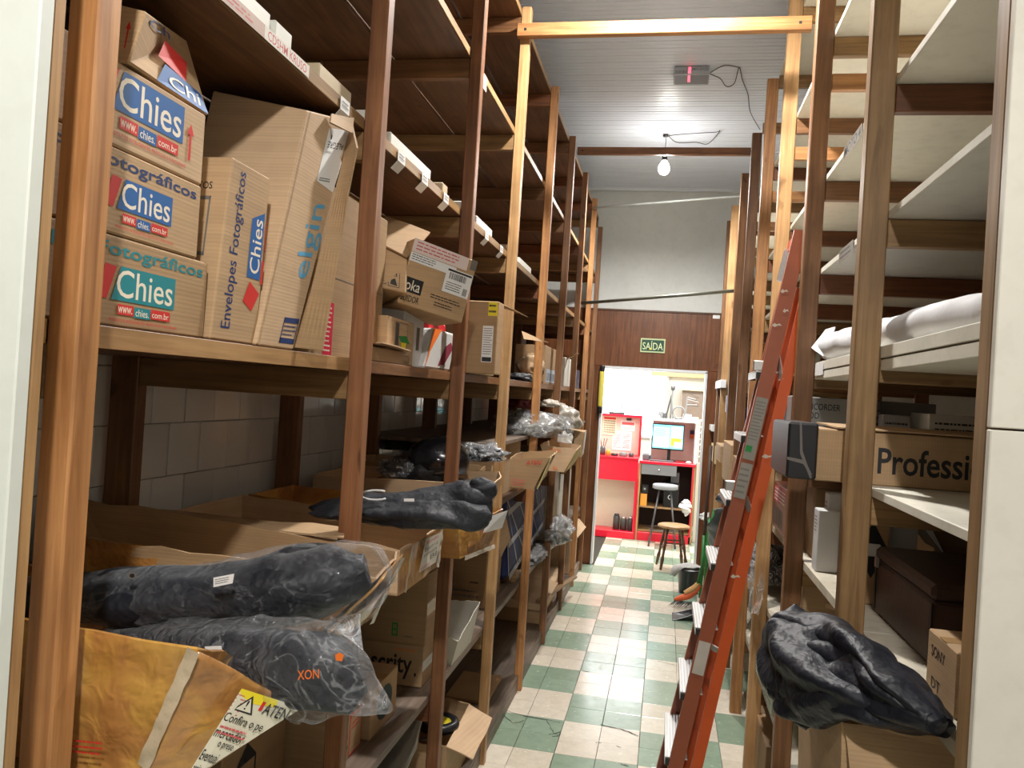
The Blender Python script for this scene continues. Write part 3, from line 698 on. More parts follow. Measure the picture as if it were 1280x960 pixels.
# on the counter, board and shelf
yb = YC+.5185
def sheet(label, p0, p1, items, name='notice', cat='paper'):
    a = at(*p0, Y=yb); b = at(*p1, Y=yb); c = ext(a.x, b.x, yb-.003, yb, a.z, b.z); t = thing(name, label, cat, ((a.x+b.x)/2, yb, a.z))
    hexbody('sheet', c, WHITE, t, 0); decal('printing', quad(c, '-Y'), items, t, .0008); return t
sheet('wall calendar with small date squares on the notice board', (753, 543), (771, 521), [('r', 0, 0, 1, 1, plain('calendar_cream', sr(230, 214, 180), .6)), ('r', .05, .84, .95, .96, RED)]+[('r', .08+.125*i, .12+.12*j, .16+.125*i, .19+.12*j, GREY) for i in range(7) for j in range(6)], 'calendar', 'calendar')
sheet('white notice with red lines pinned on the notice board', (776, 538), (794, 527), [('r', .05, .6, .95, .9, PINK), ('L', .1, .1, .9, .5, 4, GREY)])
sheet('lower white sheets pinned on the notice board', (765, 562), (790, 540), [('L', .05, .1, .45, .9, 9, GREY), ('L', .55, .1, .95, .9, 8, GREY)])
lb = at(786, 524, Y=yb-.01); tag(box('black_clip', lb.x-.03, lb.x+.035, yb-.02, yb, lb.z-.015, lb.z+.012, BLACKP, None, .003), 'black clip at the top of the notice board', 'clip')
cg = [('pen_pot', 'tall dark pen pot on the left counter', 753, .035, .11, STEEL), ('yellow_bottle', 'stubby mustard yellow bottle on the left counter', 760, .03, .07, plain('mustard', sr(190, 150, 60), .4)), ('tape_dispenser', 'black tape dispenser on the left counter', 768, .045, .03, BLACKP), ('stapler', 'grey card machine on the left counter', 779, .05, .055, GRYD), ('stamp', 'grey ink stamp at the right end of the left counter', 789, .03, .05, STEEL)]
for nm, lab, px, r_, h_, mt in cg:
    p = at(px, 568, Y=YC+.12); t = thing(nm, lab, 'stationery', (p.x, YC+.12, zt)); lathe('body', [(r_*.9, 0), (r_, .004), (r_*.95, h_*.8), (r_*.7, h_)], (p.x, YC+.12, zt+.0005), mt, t, 16)
    if nm == 'pen_pot':
        for dx in (-.015, .005, .02): obox('pen', (p.x+dx*.5, YC+.12, zt+.06), (p.x+dx*2.5, YC+.12, zt+.21), .008, .008, BLACKP, t)
# router
p = at(771, 517, Y=YC+.5); rt = thing('wifi_router', 'black wifi router with four antennas on the red board frame', 'router', (p.x, YC+.5, zb+.01))
box('case', p.x-.1, p.x+.1, YC+.47, YC+.54, zb+.0105, zb+.035, STEEL, rt, .005)
for dx in (-.11, -.07, .06, .1): obox('antenna', (p.x+dx*.9, YC+.53, zb+.03), (p.x+dx, YC+.53, zb+.19), .009, .009, BLACKP, rt)
# gear on the white shelf
def onshelf(px, lab, nm, cat, fn, y=YC+.25): p = at(px, 521, Y=y); t = thing(nm, lab, cat, (p.x, y, zsh)); fn(t, p.x, y, zsh+.0005); return t
onshelf(838, 'folded grey tripod standing on the white shelf', 'tripod', 'tripod', lambda t, x, y, z: (obox('column', (x, y, z+.05), (x+.01, y, z+.36), .022, .022, GRYD, t), obox('leg', (x, y, z+.3), (x-.06, y, z), .018, .018, STEEL, t), obox('leg', (x, y, z+.3), (x+.03, y-.04, z), .018, .018, GRYD, t), obox('leg', (x, y, z+.3), (x+.0, y+.06, z), .018, .018, STEEL, t), lathe('head', [(.02, 0), (.026, .01), (.026, .05), (.01, .06)], (x+.01, y, z+.36), STEEL, t, 12)))
def ringl(t, x, y, z):
    pts = [(x+.075*math.cos(a/20*2*math.pi), y, z+.085+.075*math.sin(a/20*2*math.pi)) for a in range(21)]; tube('ring', pts, .012, GRYD, t, 10, False); obox('foot', (x-.04, y, z+.004), (x+.04, y, z+.004), .05, .008, STEEL, t)
onshelf(848, 'grey wire reel on the white shelf', 'cable_reel', 'reel', ringl, YC+.16)
onshelf(859, 'small white box on the white shelf', 'small_box', 'box', lambda t, x, y, z: hexbody('body', ext(x-.05, x+.05, y-.04, y+.04, z, z+.07), WHITE, t, .003))
onshelf(869, 'flat cream box at the right end of the white shelf', 'small_box', 'box', lambda t, x, y, z: hexbody('body', ext(x-.05, x+.04, y-.04, y+.04, z, z+.04), plain('cream_card', sr(232, 222, 180), .5), t, .003))
onshelf(818, 'flat white device at the left end of the white shelf', 'white_device', 'device', lambda t, x, y, z: hexbody('body', ext(x-.1, x+.07, y-.05, y+.05, z, z+.035), WHITE, t, .008))
onshelf(829, 'pair of grey clamps on the white shelf', 'clamp', 'clamp', lambda t, x, y, z: (blob('grip', (x-.03, y, z), (.035, .03, .1), GRYD, t, 5, .4, 2, 3), blob('jaw', (x+.02, y, z), (.03, .03, .07), STEEL, t, 8, .4, 2, 3)), YC+.3)
def lights_(t, x, y, z):
    obox('post', (x, y, z), (x+.02, y, z+.3), .016, .016, GRYD, t)
    for k in range(7):
        zz = z+.12+.027*k; obox('arm', (x+.015, y, zz+.06-.015*(k % 3)), (x+.16-.02*(k % 3), y-.02*(k % 2), zz+.0-.01*k+.06), .014, .008, METAL if k % 2 else STEEL, t)
onshelf(856, 'rack of spread metal arms on the white shelf', 'metal_rack', 'rack', lights_, YC+.38)
# frames and doors on the room's back and right
bk = thing('cabinet', 'tall greyish brown cabinet at the back of the shop', 'cabinet', (.55, 11.6, 0)); a = at(853, 488, Y=11.5)
box('body', a.x, a.x+.9, 11.5, 12.0, 0, a.z, painted(sr(134, 118, 106), .1), bk, .004); box('top_rail', a.x-.05, a.x+.95, 11.44, 12.0, a.z+.001, a.z+.09, painted(sr(226, 208, 170), .05), bk, .004)
ws = at(812, 500, Y=12.0); wn = st(thing('glow_panel_1', None, None, (-.6, 12.17, 1.2)))  # added glowing panel: brightens the shop's back and gives the aisle floor its glare
box('glow_panel_frame', -1.3, .02, 12.15, 12.19, 1.15, 2.95, WMET, wn, .004); decal('pane', [V((-1.26, 12.148, 1.19)), V((-.02, 12.148, 1.19)), V((-.02, 12.148, 2.91)), V((-1.26, 12.148, 2.91))], [('r', 0, 0, .49, 1, plain('added_panel_glow', (.92, .96, 1), .5, 0, 0, 0, 3.6)), ('r', .51, 0, 1, 1, plain('added_panel_glow', (.92, .96, 1), .5, 0, 0, 0, 3.6))], wn)
cq = thing('curtain_rail', 'beige rail along the top of the shop back wall', 'rail', (.4, 12.1, 2.3)); box('rail', ws.x, 1.5, 12.08, 12.15, at(840, 471, Y=12.1).z, at(840, 462, Y=12.1).z, painted(sr(214, 190, 150), .05), cq, .004)
dd = thing('lattice_panel', 'white lattice panel standing right of the desk', 'panel', (zx(877, 600).x, 10.25, 0)); x0_ = xw1+.005; x1_ = x0_+.10
box('rail', x0_, x0_+.015, 10.2, 10.23, 0, zsh+.02, WMET, dd); box('rail', x1_, x1_+.015, 10.2, 10.23, 0, zsh+.12, WMET, dd)
for k in range(8):
    z0 = zd+.0+.075*k; obox('slat', (x0_+.016, 10.215, z0), (x1_-.001, 10.215, z0+(.075 if k % 2 else -.0)+.03), .01, .012, WMET, dd)
xs = zx(866, 640).x+.03
wq = box('wall_stub', xs, xs+.16, 10.24, 10.4, 0, zd, painted(sr(236, 224, 200), .05), None, .004); wq.name = 'cream_side_panel'; tag(wq, 'cream panel closing the right side of the desk', 'panel')
stk = thing('red_label_pack', 'small red and blue pack on the back panel by the monitor', 'pack', at(867, 545, Y=YC+.45)); p = at(866, 543, Y=YC+.47)
c = ext(p.x-.035, p.x+.035, YC+.46, YC+.495, p.z-.05, p.z+.05); hexbody('body', c, plain('navy_card', sr(40, 30, 80), .5), stk, .002); decal('print', quad(c, '-Y'), [('r', .05, .05, .9, .5, ORNG)], stk)
# ============================================================ STOOLS
def stool(nm, lab, cx, cy, h, r, top, leg, nl, foot, ring=None, seatt=.03, a0=.6, turned=False):
    t = thing(nm, lab, 'stool', (cx, cy, 0))
    lathe('seat', [(r*.9, 0), (r, .006), (r, seatt-.008), (r*.93, seatt), (.01, seatt+.001)], (cx, cy, h-seatt), top, t, 32)
    for k in range(nl):
        a = a0+k*2*math.pi/nl; p0 = V((cx+foot*math.cos(a), cy+foot*math.sin(a), 0)); p1 = V((cx+r*.62*math.cos(a), cy+r*.62*math.sin(a), h-seatt-.001))
        if turned:
            n = 16; pts = [p0.lerp(p1, i/n) for i in range(n+1)]; tp = [.011+.0055*abs(math.sin(i/n*math.pi*2.5))+(.003 if i in (4, 12) else 0) for i in range(n+1)]; tube('leg', pts, 0, leg, t, 10, True, tp)
        else: tube('leg', [p0, p1], .011, leg, t, 8)
    if ring: 
        z, f = ring; R = foot+(r*.62-foot)*z/(h-seatt); tube('foot_ring', [(cx+R*math.cos(i/24*2*math.pi), cy+R*math.sin(i/24*2*math.pi), z) for i in range(25)], .007, leg, t, 8, False)
    if turned:
        for k in range(nl):
            a = a0+k*2*math.pi/nl; b = a0+(k+1)*2*math.pi/nl; z = .21 if k % 2 else .27; R = foot+(r*.62-foot)*z/(h-seatt)
            tube('stretcher', [(cx+R*math.cos(a), cy+R*math.sin(a), z), (cx+R*math.cos(b), cy+R*math.sin(b), z)], .008, leg, t, 8)
    return t
stool('wooden_stool', 'low round wooden stool with dark turned legs in the doorway', .155, 8.52, .45, .165, wood('yellow', 0), wood('dark', 2), 4, .19, None, .03, .95, True)
bs = stool('metal_stool', 'tall dark metal stool with a grey covered seat before the desk', .05, 9.78, .73, .15, plain('grey_cushion', sr(150, 152, 158), .8, 0, .2, .5), STEEL, 4, .22, (.2, 0), .055, .78)
# ============================================================ BUCKET, DUSTPANS, BROOMS
bx, by = .30, 7.50
bu = thing('black_bucket', 'black plastic bucket standing at the foot of the right shelving', 'bucket', (bx, by, 0))
lathe('pail', [(.08, 0), (.086, .004), (.105, .2), (.112, .205), (.112, .215), (.104, .215), (.098, .19), (.03, .185)], (bx, by, .0005), BLACKP, bu, 28)
rg = tag(loft('floor_cloth', [((bx-.15, by-.05, .16), .015, .02), ((bx-.13, by-.05, .2), .04, .025), ((bx-.08, by-.03, .235), .06, .02), ((bx, by, .24), .08, .02), ((bx+.1, by+.02, .235), .05, .018), ((bx+.13, by+.02, .225), .02, .01)], plain('grey_rag', sr(190, 188, 186), .9, 0, .3), None, 24, 30, .02, 16), 'pale grey floor cloth draped over the black bucket', 'cloth')
dp = thing('dustpan', 'black dustpan with a pale rim lying on the floor tiles', 'dustpan', (.31, 6.62, 0))
bm = bmesh.new(); L = 14
def dpan(u, v):
    x = .15+u*.26; y = 6.50+v*.22; e = abs(v-.5)*2; wall = max(0, (u-.08))*.1*(e**8) + .075*u**6
    return V((x, y+(.5-v)*.06*u, .004+wall))
grid_surf(bm, dpan, 16, 14); o = finish('pan', bm, BLACKP, dp, True); o.modifiers.new('t', 'SOLIDIFY').thickness = .003
tube('rim', [dpan(u/10, 0) for u in range(11)]+[dpan(1, v/8) for v in range(1, 9)]+[dpan(1-u/10, 1) for u in range(1, 11)], .003, plain('pale_rim', sr(170, 172, 176), .4), dp, 6)
GP = plain('green_handle', sr(22, 118, 52), .35)
tube('handle', [(.38, 6.62, .05), (.395, 6.66, .4), (.40, 6.72, .80)], .0115, GP, dp, 10)
br = thing('broom', 'orange broom head with black bristles and a leaning green handle', 'broom', (.33, 6.95, 0))
bm = bmesh.new(); 
for k in range(60):
    u = k/59; x = .17+u*.2; y = 6.93+rr.uniform(-.02, .03); a = bm.verts.new((x-.004, y, .055)); b = bm.verts.new((x+.004, y, .055)); c_ = bm.verts.new((x-.05+rr.uniform(-.02, .01), y-.02+rr.uniform(-.03, .03), .001)); bm.faces.new((a, b, c_))
bo = finish('bristles', bm, BLACKP, br); bo['kind'] = 'stuff'
loft('head', [((.17, 6.95, .05), .012, .012), ((.2, 6.95, .07), .03, .02), ((.28, 6.95, .10), .03, .03), ((.34, 6.95, .15), .02, .02), ((.37, 6.95, .2), .014, .014)], plain('orange_broom', sr(214, 96, 50), .5), br, 16, 20, .002)
loft('shoulder', [((.25, 6.95, .12), .025, .02), ((.31, 6.95, .16), .03, .025), ((.36, 6.95, .22), .018, .018)], plain('tan_straw', sr(196, 150, 96), .8), br, 14, 12, .004)
tube('handle', [(.345, 6.95, .18), (.40, 6.9, .5), (.445, 6.85, .86)], .0125, GP, br, 10)
br2 = thing('broom_stick', 'dark upright broomstick leaning at the right door post', 'broom', (.40, 7.35, 0))
tube('stick', [(.40, 7.35, .001), (.405, 7.4, .55)], .014, GP, br2, 10); tube('upper_stick', [(.405, 7.4, .552), (.425, 7.5, 1.35)], .014, plain('dark_stick', sr(70, 52, 44), .5), br2, 10)
# ============================================================ LADDER
OR = plain('orange_fibreglass', (.58, .085, .010), .42, 0, .12); ORD = plain('orange_red_fibreglass', (.30, .075, .03), .45, 0, .15)
la = thing('step_ladder', 'orange folded stepladder with aluminium treads leaning on the right shelving', 'ladder', (.2, 3.35, 0))
up_ = (0, 0, 1)
def rail(nm, p0, p1, w_, d_, mat, side):
    """channel section: a web and two flanges"""
    p0, p1 = V(p0), V(p1); d = (p1-p0).normalized(); s = V((0, 1, 0)); n = d.cross(s).normalized()
    bm = bmesh.new(); t = .004
    pr_ = [(-w_/2, 0), (w_/2, 0), (w_/2, side*d_), (w_/2-t, side*d_), (w_/2-t, side*t), (-w_/2+t, side*t), (-w_/2+t, side*d_), (-w_/2, side*d_)]
    A = [bm.verts.new(p0+n*a+s*b) for a, b in pr_]; B = [bm.verts.new(p1+n*a+s*b) for a, b in pr_]
    for i in range(8): j = (i+1) % 8; bm.faces.new((A[i], A[j], B[j], B[i]))
    bm.faces.new(A); bm.faces.new(B[::-1]); return finish(nm, bm, mat, la)
N0, N1 = V((.062, 3.13, .012)), V((.476, 3.25, 2.43)); F0, F1 = V((.058, 3.62, .012)), V((.499, 3.49, 2.43))
rail('front_rail', N0, N1, .054, .028, ORD, 1); rail('front_rail', F0, F1, .05, .028, ORD, -1)
R0, R1 = V((.138, 3.12, .012)), V((.515, 3.235, 2.24)); Q0, Q1 = V((.155, 3.62, .012)), V((.525, 3.505, 2.24))
rail('rear_rail', R0, R1, .042, .028, OR, 1); rail('rear_rail', Q0, Q1, .045, .028, OR, -1)
RIB = plain('ribbed_aluminium', (.78, .78, .78), .35, .35, .12)
for k in range(0, 8):
    z = .125+.25*k; u = z/2.418; a = N0.lerp(N1, u); b = F0.lerp(F1, u)
    x0 = a.x-.05; x1 = a.x+.035; ya = a.y+.005; yb_ = b.y-.005
    tr_ = box('tread', x0, x1, ya, yb_, z-.004, z, RIB, la, .001); 
    box('tread_lip', x0, x0+.004, ya, yb_, z-.03, z-.0045, RIB, la, .001)
    for r_ in range(7): box('rib', x0+.006+.012*r_, x0+.011+.012*r_, ya+.002, yb_-.002, z+.0002, z+.0025, METAL, tr_, 0)
    box('end_bracket', x0+.002, x0+.03, yb_-.012, yb_+.012, z-.03, z-.005, BLACKP, la, .001); box('end_bracket', x0+.002, x0+.03, ya-.006, ya+.010, z-.03, z-.005, BLACKP, la, .001)
for p in (N0, F0, R0, Q0): box('rubber_foot', p.x-.03, p.x+.03, p.y-.02, p.y+.02, 0, .012, BLACKP, la, .003)
# top and hinges
box('top_cap', .455, .51, 3.262, 3.478, 2.38, 2.425, OR, la, .003)
a_ = F0.lerp(F1, .93); b_ = F0.lerp(F1, .985); obox('top_bracket', a_+V((-.035, -.03, 0)), b_+V((-.035, -.03, 0)), .012, .03, METAL, la, (1, 0, 0))
d = (N1-N0).normalized(); s = V((0, 1, 0)); n = d.cross(s).normalized()
def ladder_label(u0, u1, mat, items=()):
    a = N0.lerp(N1, u0); b = N0.lerp(N1, u1); q = [a+n*.024, a-n*.024, b-n*.024, b+n*.024]; q = [q[1], q[0], q[3], q[2]]
    # normal must face the camera (-Y)
    nn = (q[1]-q[0]).cross(q[3]-q[0]); 
    if nn.y > 0: q = [q[1], q[0], q[3], q[2]]
    return decal('label', q, [('r', .04, 0, .96, 1, mat)]+list(items), la, .0015)
LBL = plain('worn_label', sr(146, 142, 132), .5, 0, .25)
ladder_label(.628, .728, LBL, [('L', .1, .3, .9, .95, 12, GREY), ('r', .1, .12, .6, .22, GRN)]); ladder_label(.566, .622, LBL, [('L', .1, .1, .9, .9, 5, GREY)])
ladder_label(.284, .336, plain('scuffed_grey', sr(200, 192, 182), .7, 0, .3))
for u, sx_ in ((.775, -.03), (.58, -.035)):
    a = F0.lerp(F1, u); b = N0.lerp(N1, u); box('hinge_bracket', b.x-.06, b.x-.02, b.y+.005, b.y+.03, b.z-.01, b.z+.03, METAL, la, .004)
for u in (.80, .57, .33):
    a = N0.lerp(N1, u); b = R0.lerp(R1, u); obox('spreader', a+V((.02, .012, 0)), b+V((-.01, .012, .05)), .01, .022, METAL, la, up_)
# paint chips
for u, o_, w_ in ((.69, .0, .03), (.845, .01, .02), (.87, -.01, .012), (.9, .012, .016), (.48, .02, .02)):
    a = R0.lerp(R1, u) if u in (.69, .48) else N0.lerp(N1, u); cc_ = a+n*o_; q = [cc_+V((-w_, 0, -.01)), cc_+V((w_, 0, -.006)), cc_+V((w_*.7, 0, .01)), cc_+V((-w_*.8, 0, .007))]
    decal('paint_chip', q, [('p', [(0, .4), (.3, 0), (.6, .35), (1, .2), (.8, .8), (.5, .6), (.2, 1)], plain('bare_scuff', sr(206, 196, 182), .7))], la, .002)
# ============================================================ LEFT SHELF, LEVEL 1.79: cartons
K0, K1, K2 = kraft(1, 2, 0), kraft(1, 2, 1), kraft(1, 2, 2); KH = kraft(1.05, 1, 1)
SL = 1.7955
def hexa(f, b):
    """f, b: four corners (bl, br, tr, tl) of the +X (aisle) face and of the face behind it"""
    return {(1, 0, 0): f[0], (1, 1, 0): f[1], (1, 1, 1): f[2], (1, 0, 1): f[3], (0, 0, 0): b[0], (0, 1, 0): b[1], (0, 1, 1): b[2], (0, 0, 1): b[3]}
def hexy(f, b):
    """same with the -Y (camera) face in front"""
    return {(0, 0, 0): f[0], (1, 0, 0): f[1], (1, 0, 1): f[2], (0, 0, 1): f[3], (0, 1, 0): b[0], (1, 1, 0): b[1], (1, 1, 1): b[2], (0, 1, 1): b[3]}
def chies(q0, s0, t0, s1, t1, blue, parent, red=RED, top=True, extra=()):
    w_, h = s1-s0, t1-t0; I = []
    f = lambda a, b: (s0+w_*a, t0+h*b)
    P_ = lambda pts, m: I.append(('p', [f(*p) for p in pts], m))
    P_([(-.22, .42), (-.06, .40), (.06, .98), (-.10, 1.0)], red); P_([(-.30, .60), (-.25, .42), (-.13, .9), (-.18, 1.0)], red)
    P_([(.0, .4), (1, .4), (1, 1), (.12, 1)], blue)
    a = f(.07, .46); b = f(.96, .95); I.append(('t', 'Chies', *a, *b, PRW))
    a = f(.10, .16); b = f(.34, .34); I.append(('r', *a, *b, red)); I.append(('t', 'www.', a[0]+.01*w_, a[1]+.03*h, b[0]-.02*w_, b[1]-.04*h, PRW))
    a = f(.35, .14); b = f(.6, .33); I.append(('r', *a, *b, blue)); I.append(('t', 'chies.', a[0]+.02*w_, a[1]+.03*h, b[0]-.02*w_, b[1]-.03*h, PRW))
    a = f(.61, .16); b = f(.93, .34); I.append(('r', *a, *b, red)); I.append(('t', 'com.br', a[0]+.02*w_, a[1]+.03*h, b[0]-.02*w_, b[1]-.04*h, PRW))
    a = f(-.02, .02); b = f(1.06, .10); I.append(('t', 'PRODUTOS INTELIGENTES, PRÁTICOS E FUNCIONAIS', *a, *b, red))
    return I
XF = -.785
def lbox(px_far, z0, z1, y0=.79, x0=-1.14): 
    y1 = at(*px_far, X=XF).y; return ext(x0, XF, y0, y1, z0, z1)
c3 = lbox((256, 400), SL, 1.925); c2 = lbox((250, 270), 1.9265, 2.048); c1 = lbox((255, 190), 2.0495, 2.168)
specs = [(c3, TEAL, 'cardboard box with teal Chies print, bottom of the stack of three', True, K2), (c2, BLUE, 'cardboard box with blue Chies print, middle of the stack of three', True, K0), (c1, BLUE, 'cardboard box with large blue Chies print and red arrow, top of the stack of three', False, K1)]
for c, bl, lab, env, mt in specs:
    t = carton(lab, c, mt, 'stacked Chies cartons'); q = quad(c, '+X'); yw = (q[1]-q[0]).length; s_at = lambda y: (y-q[0].y)/yw
    if env:
        I = [('t', '*velopes Fotográficos', s_at(.80), .74, .965, .93, bl if bl is TEAL else DBLUE)]+chies(q, *((s_at(at(146, 250, X=XF).y), .06, s_at(at(214, 270, X=XF).y), .68) if bl is BLUE else (s_at(at(138, 370, X=XF).y), .04, s_at(at(217, 380, X=XF).y), .68)), bl, t)
    else:
        I = chies(q, s_at(at(140, 130, X=XF).y), .10, s_at(at(229, 160, X=XF).y), .92, bl, t)+[('r', .89, .25, .905, .62, RED), ('p', [(.875, .6), (.92, .6), (.8975, .75)], RED)]
    decal('printing', q, I, t)
# tilted box on the stack
f = [at(140, 78, Y=1.0), at(209, 92, Y=1.0), at(222, 13, Y=1.03), at(140, 3, Y=1.03)]
b = [at(150, 130, Y=1.30), at(261, 145, Y=1.28), at(233, 50, Y=1.32), at(150, 20, Y=1.32)]
z_ = c1[1, 1, 1].z
c = hexy(f, b)
for k in c:
    c[k].z = min(c[k].z, 2.353)
    if c[k].z < z_+.001: c[k] = V((c[k].x, c[k].y, z_+.001))
    c[k].x = min(c[k].x, -.775)
t = carton('tilted cardboard box with a red arrow, lying on top of the Chies stack', c, K0, None, None)
decal('printing', quad(c, '-Y'), [('r', .0, .55, .12, .95, DBLUE), ('r', .58, .25, .64, .62, RED), ('p', [(.52, .6), (.70, .6), (.61, .75)], RED), ('t', 'NAIS', 0, .05, .22, .13, RED)], t)
decal('side_printing', quad(c, '+X'), [('p', [(.3, .42), (.72, .3), (.82, .62), (.4, .74)], RED), ('p', [(.3, .02), (1.0, .02), (.95, .26), (.4, .36)], BLUE), ('t', 'Chi', .45, .07, .9, .24, PRW), ('t', 'Ch', .1, .8, .5, .95, DBLUE)], t)
# tall narrow envelope box
X2 = -.775
f = [at(262, 428, X=X2), at(320, 438, X=X2), at(338, 223, X=X2), at(291, 196, X=X2)]; f[0].z = f[1].z = SL
b = [p+V((-.16, .0, 0)) for p in f]
c = hexa(f, b); t = carton('narrow upright cardboard box with sideways Envelopes Fotográficos print', c, K0, None, '-Y'); q = quad(c, '+X')
I = [('T', 'Envelopes Fotográficos', .17, .07, .42, .95, DBLUE)]
decal('printing', q, I+[('p', [(.62, .38), (.93, .38), (.93, .78), (.62, .72)], BLUE), ('T', 'Chies', .66, .41, .90, .73, PRW), ('p', [(.58, .24), (.80, .19), (.95, .30), (.70, .36)], RED), ('r', .95, .36, .999, .5, RED), ('T', 'com.br', .952, .56, .997, .72, RED), ('T', 'PRODUTOS INTELIGENTES', 1.0, .36, .985, .74, RED)], t)
decal('end_printing', quad(c, '-Y'), [('o', .25, .45, .8, .78, .02, GREY), ('t', 'PRODUTOS', .3, .82, .8, .86, INK)], t)
# large plain leaning box, opened flap at its far side
f = [at(319, 438, X=-.768), at(366, 447, X=-.768), at(440, 151, X=-.768), at(384, 138, X=-.768)]
f[0].z = f[1].z = SL
for p in f: p.z = min(p.z, 2.35)
tl = at(266, 113, Y=f[3].y-.005); bl_ = V((tl.x, f[0].y, SL))
b = [bl_, V((tl.x-.02, f[1].y, SL)), V((tl.x-.02, f[2].y, f[2].z)), tl]
c = hexa(f, b); t = carton('large plain light cardboard box leaning on its side under the upper shelf', c, K1, None, None); q = quad(c, '+X')
decal('printing', q, [('T', 'elgin', .5, .28, .98, .60, SKY), ('o', .55, .02, .95, .12, .02, DBLUE), ('L', .58, .03, .92, .11, 5, DBLUE), ('r', .06, .0, .075, 1, K0)], t)
decal('label', q, [('p', [(.52, .70), (.97, .66), (1, .80), (.94, .82), (1.0, .955), (.52, .945)], WHITE), ('t', 'ALEGRE', .95, .885, .57, .855, INK), ('t', '1', .63, .915, .6, .895, INK), ('L', .57, .83, .7, .84, 2, INK), ('L', .57, .70, .85, .72, 2, INK)], t)
fe = [at(441, 152, X=-.765), at(446, 185, X=-.72), at(402, 446, X=-.735), at(368, 448, X=-.765)]; fe[2].z = fe[3].z = SL+.003
flap('flap', fe, K2, t, 3, .005, .004)
flap('torn_flap', [at(415, 141, X=-.76), at(444, 147, X=-.74), at(442, 165, X=-.735), at(413, 152, X=-.75)], K0, t, 9, .004, .006)
# carton with red stripe
y0 = at(398, 300, X=-.83).y; y1 = at(486, 262, X=-.83).y; zt_ = at(440, 247, X=-.83).z
c = ext(-.90, -.83, y0, y1, SL, zt_); t = carton('tall plain kraft carton with a red stripe, behind the second post', c, K2); q = quad(c, '+X'); w_ = y1-y0
ss = lambda px, py: (at(px, py, X=-.83).y-y0)/w_
decal('red_stripe', q, [('r', ss(404, 420), 0, ss(415, 420), .32, ink('crimson', sr(200, 20, 60))), ('r', 0, .47, 1, .475, GREY), ('L', ss(404, 420), .02, ss(413, 420), .3, 10, PRW)], t)
decal('yellow_tape', quad(c, '+Z'), [('r', .7, .2, 1, .6, YEL)], t)
# bay 2: open carton with lifted flap
f = [at(462, 356, Y=2.2), at(507, 366, Y=2.22), at(509, 323, Y=2.25), at(466, 300, Y=2.25)]
b = [at(458, 392, Y=2.5)+V((0, 0, .0)), at(497, 395, Y=2.5), at(520, 350, Y=2.62), at(478, 300, Y=2.62)]
c = hexy(f, b); t = carton('open kraft carton tipped towards the aisle with its flap standing up', c, K0, None, None)
flap('flap', [at(467, 301, Y=2.24), at(509, 322, Y=2.24), at(538, 291, Y=2.4), at(482, 270, Y=2.4)], K2, t, 4, .005, .003)
decal('printing', quad(c, '-Y'), [('o', .15, .1, .45, .5, .015, INK), ('o', .5, .08, .82, .52, .015, INK), ('p', [(.56, .14), (.76, .12), (.70, .3), (.6, .3)], INK), ('p', [(.2, .2), (.4, .16), (.3, .4)], INK), ('t', '18', .55, .36, .75, .46, INK), ('t', 'J', .22, .62, .3, .74, INK)], t)
# tilted OKA box with courier labels
fy = [at(497, 378, Y=2.25), at(577, 404, Y=2.5), at(597, 327, Y=2.5), at(519, 297, Y=2.25)]
by_ = [p+V((-.14, .18, .0)) for p in fy]
c = hexy(fy, by_); t = carton('tilted kraft carton with white courier labels jutting over the third post', c, K0, None, None); q = quad(c, '-Y')
decal('printing', q, [('p', [(.0, .20), (.28, .20), (.28, .42), (.0, .42)], INK), ('t', 'oka', .04, .23, .25, .39, PRW), ('t', 'GUIDOR', -.0, .06, .28, .16, INK), ('L', .42, .22, .95, .3, 2, INK), ('L', .5, .12, .82, .2, 2, INK)], t)
decal('label', q, [('r', 0, .8, .86, 1, plain('pinkish_label', sr(226, 208, 204), .5)), ('L', .05, .83, .84, .98, 3, PINK), ('r', .0, .66, .7, .79, WHITE), ('L', .02, .68, .45, .78, 3, INK), ('r', .56, .38, .985, .76, WHITE), ('b', .62, .60, .9, .7, 22, INK), ('r', .58, .715, .97, .745, INK), ('L', .6, .42, .85, .56, 4, INK), ('b', .88, .41, .95, .52, 8, INK), ('r', .9, .84, 1, 1, GREY)], t)
# small goods of bay 2
def pxbox(label, p_bl, p_br, y0, y1, z1, mat, x1=-.78, dx=.14, **k):
    """carton whose aisle face runs between two pixel columns"""
    return None
def aisle(px0, px1, pyt, pyb, X, depth, z0=SL, yaw=0):
    a = at(px0, pyb, X=X); b = at(px1, pyb, X=X); zt = at((px0+px1)/2, pyt, X=X).z; return ext(X-depth, X, a.y, b.y, z0, zt, yaw)
c = aisle(481, 515, 398, 455, -.80, .10); t = carton('small kraft carton with a picture window and yellow logo behind the flat box', c, K0)
decal('printing', quad(c, '+X'), [('r', .3, .3, .42, .9, STEEL), ('o', .28, .28, .75, .93, .02, GREY), ('p', [(.4, .62), (.7, .66), (.85, .5), (.55, .45)], GRN), ('p', [(.5, .5), (.72, .5), (.68, .36), (.55, .36)], YEL), ('o', .6, .06, .85, .22, .02, GREY)], t)
c = aisle(502, 527, 385, 457, -.825, .16); t = carton('upright white box with a grey handle slot', c, painted(sr(226, 228, 230), .04), None, None); decal('handle_slot', quad(c, '+X'), [('r', .62, .3, .78, .7, GREY)], t)
c = aisle(463, 505, 436, 455, -.785, .10); t = carton('flat low kraft box with its lid ajar beside the second post', c, K0, None, None)
q = quad(c, '+Z'); flap('lid', [q[0]+V((0, 0, .004)), q[1]+V((.03, 0, .012)), q[2]+V((.02, 0, .004)), q[3]+V((0, 0, .004))], K1, t, 5, .003, .004)
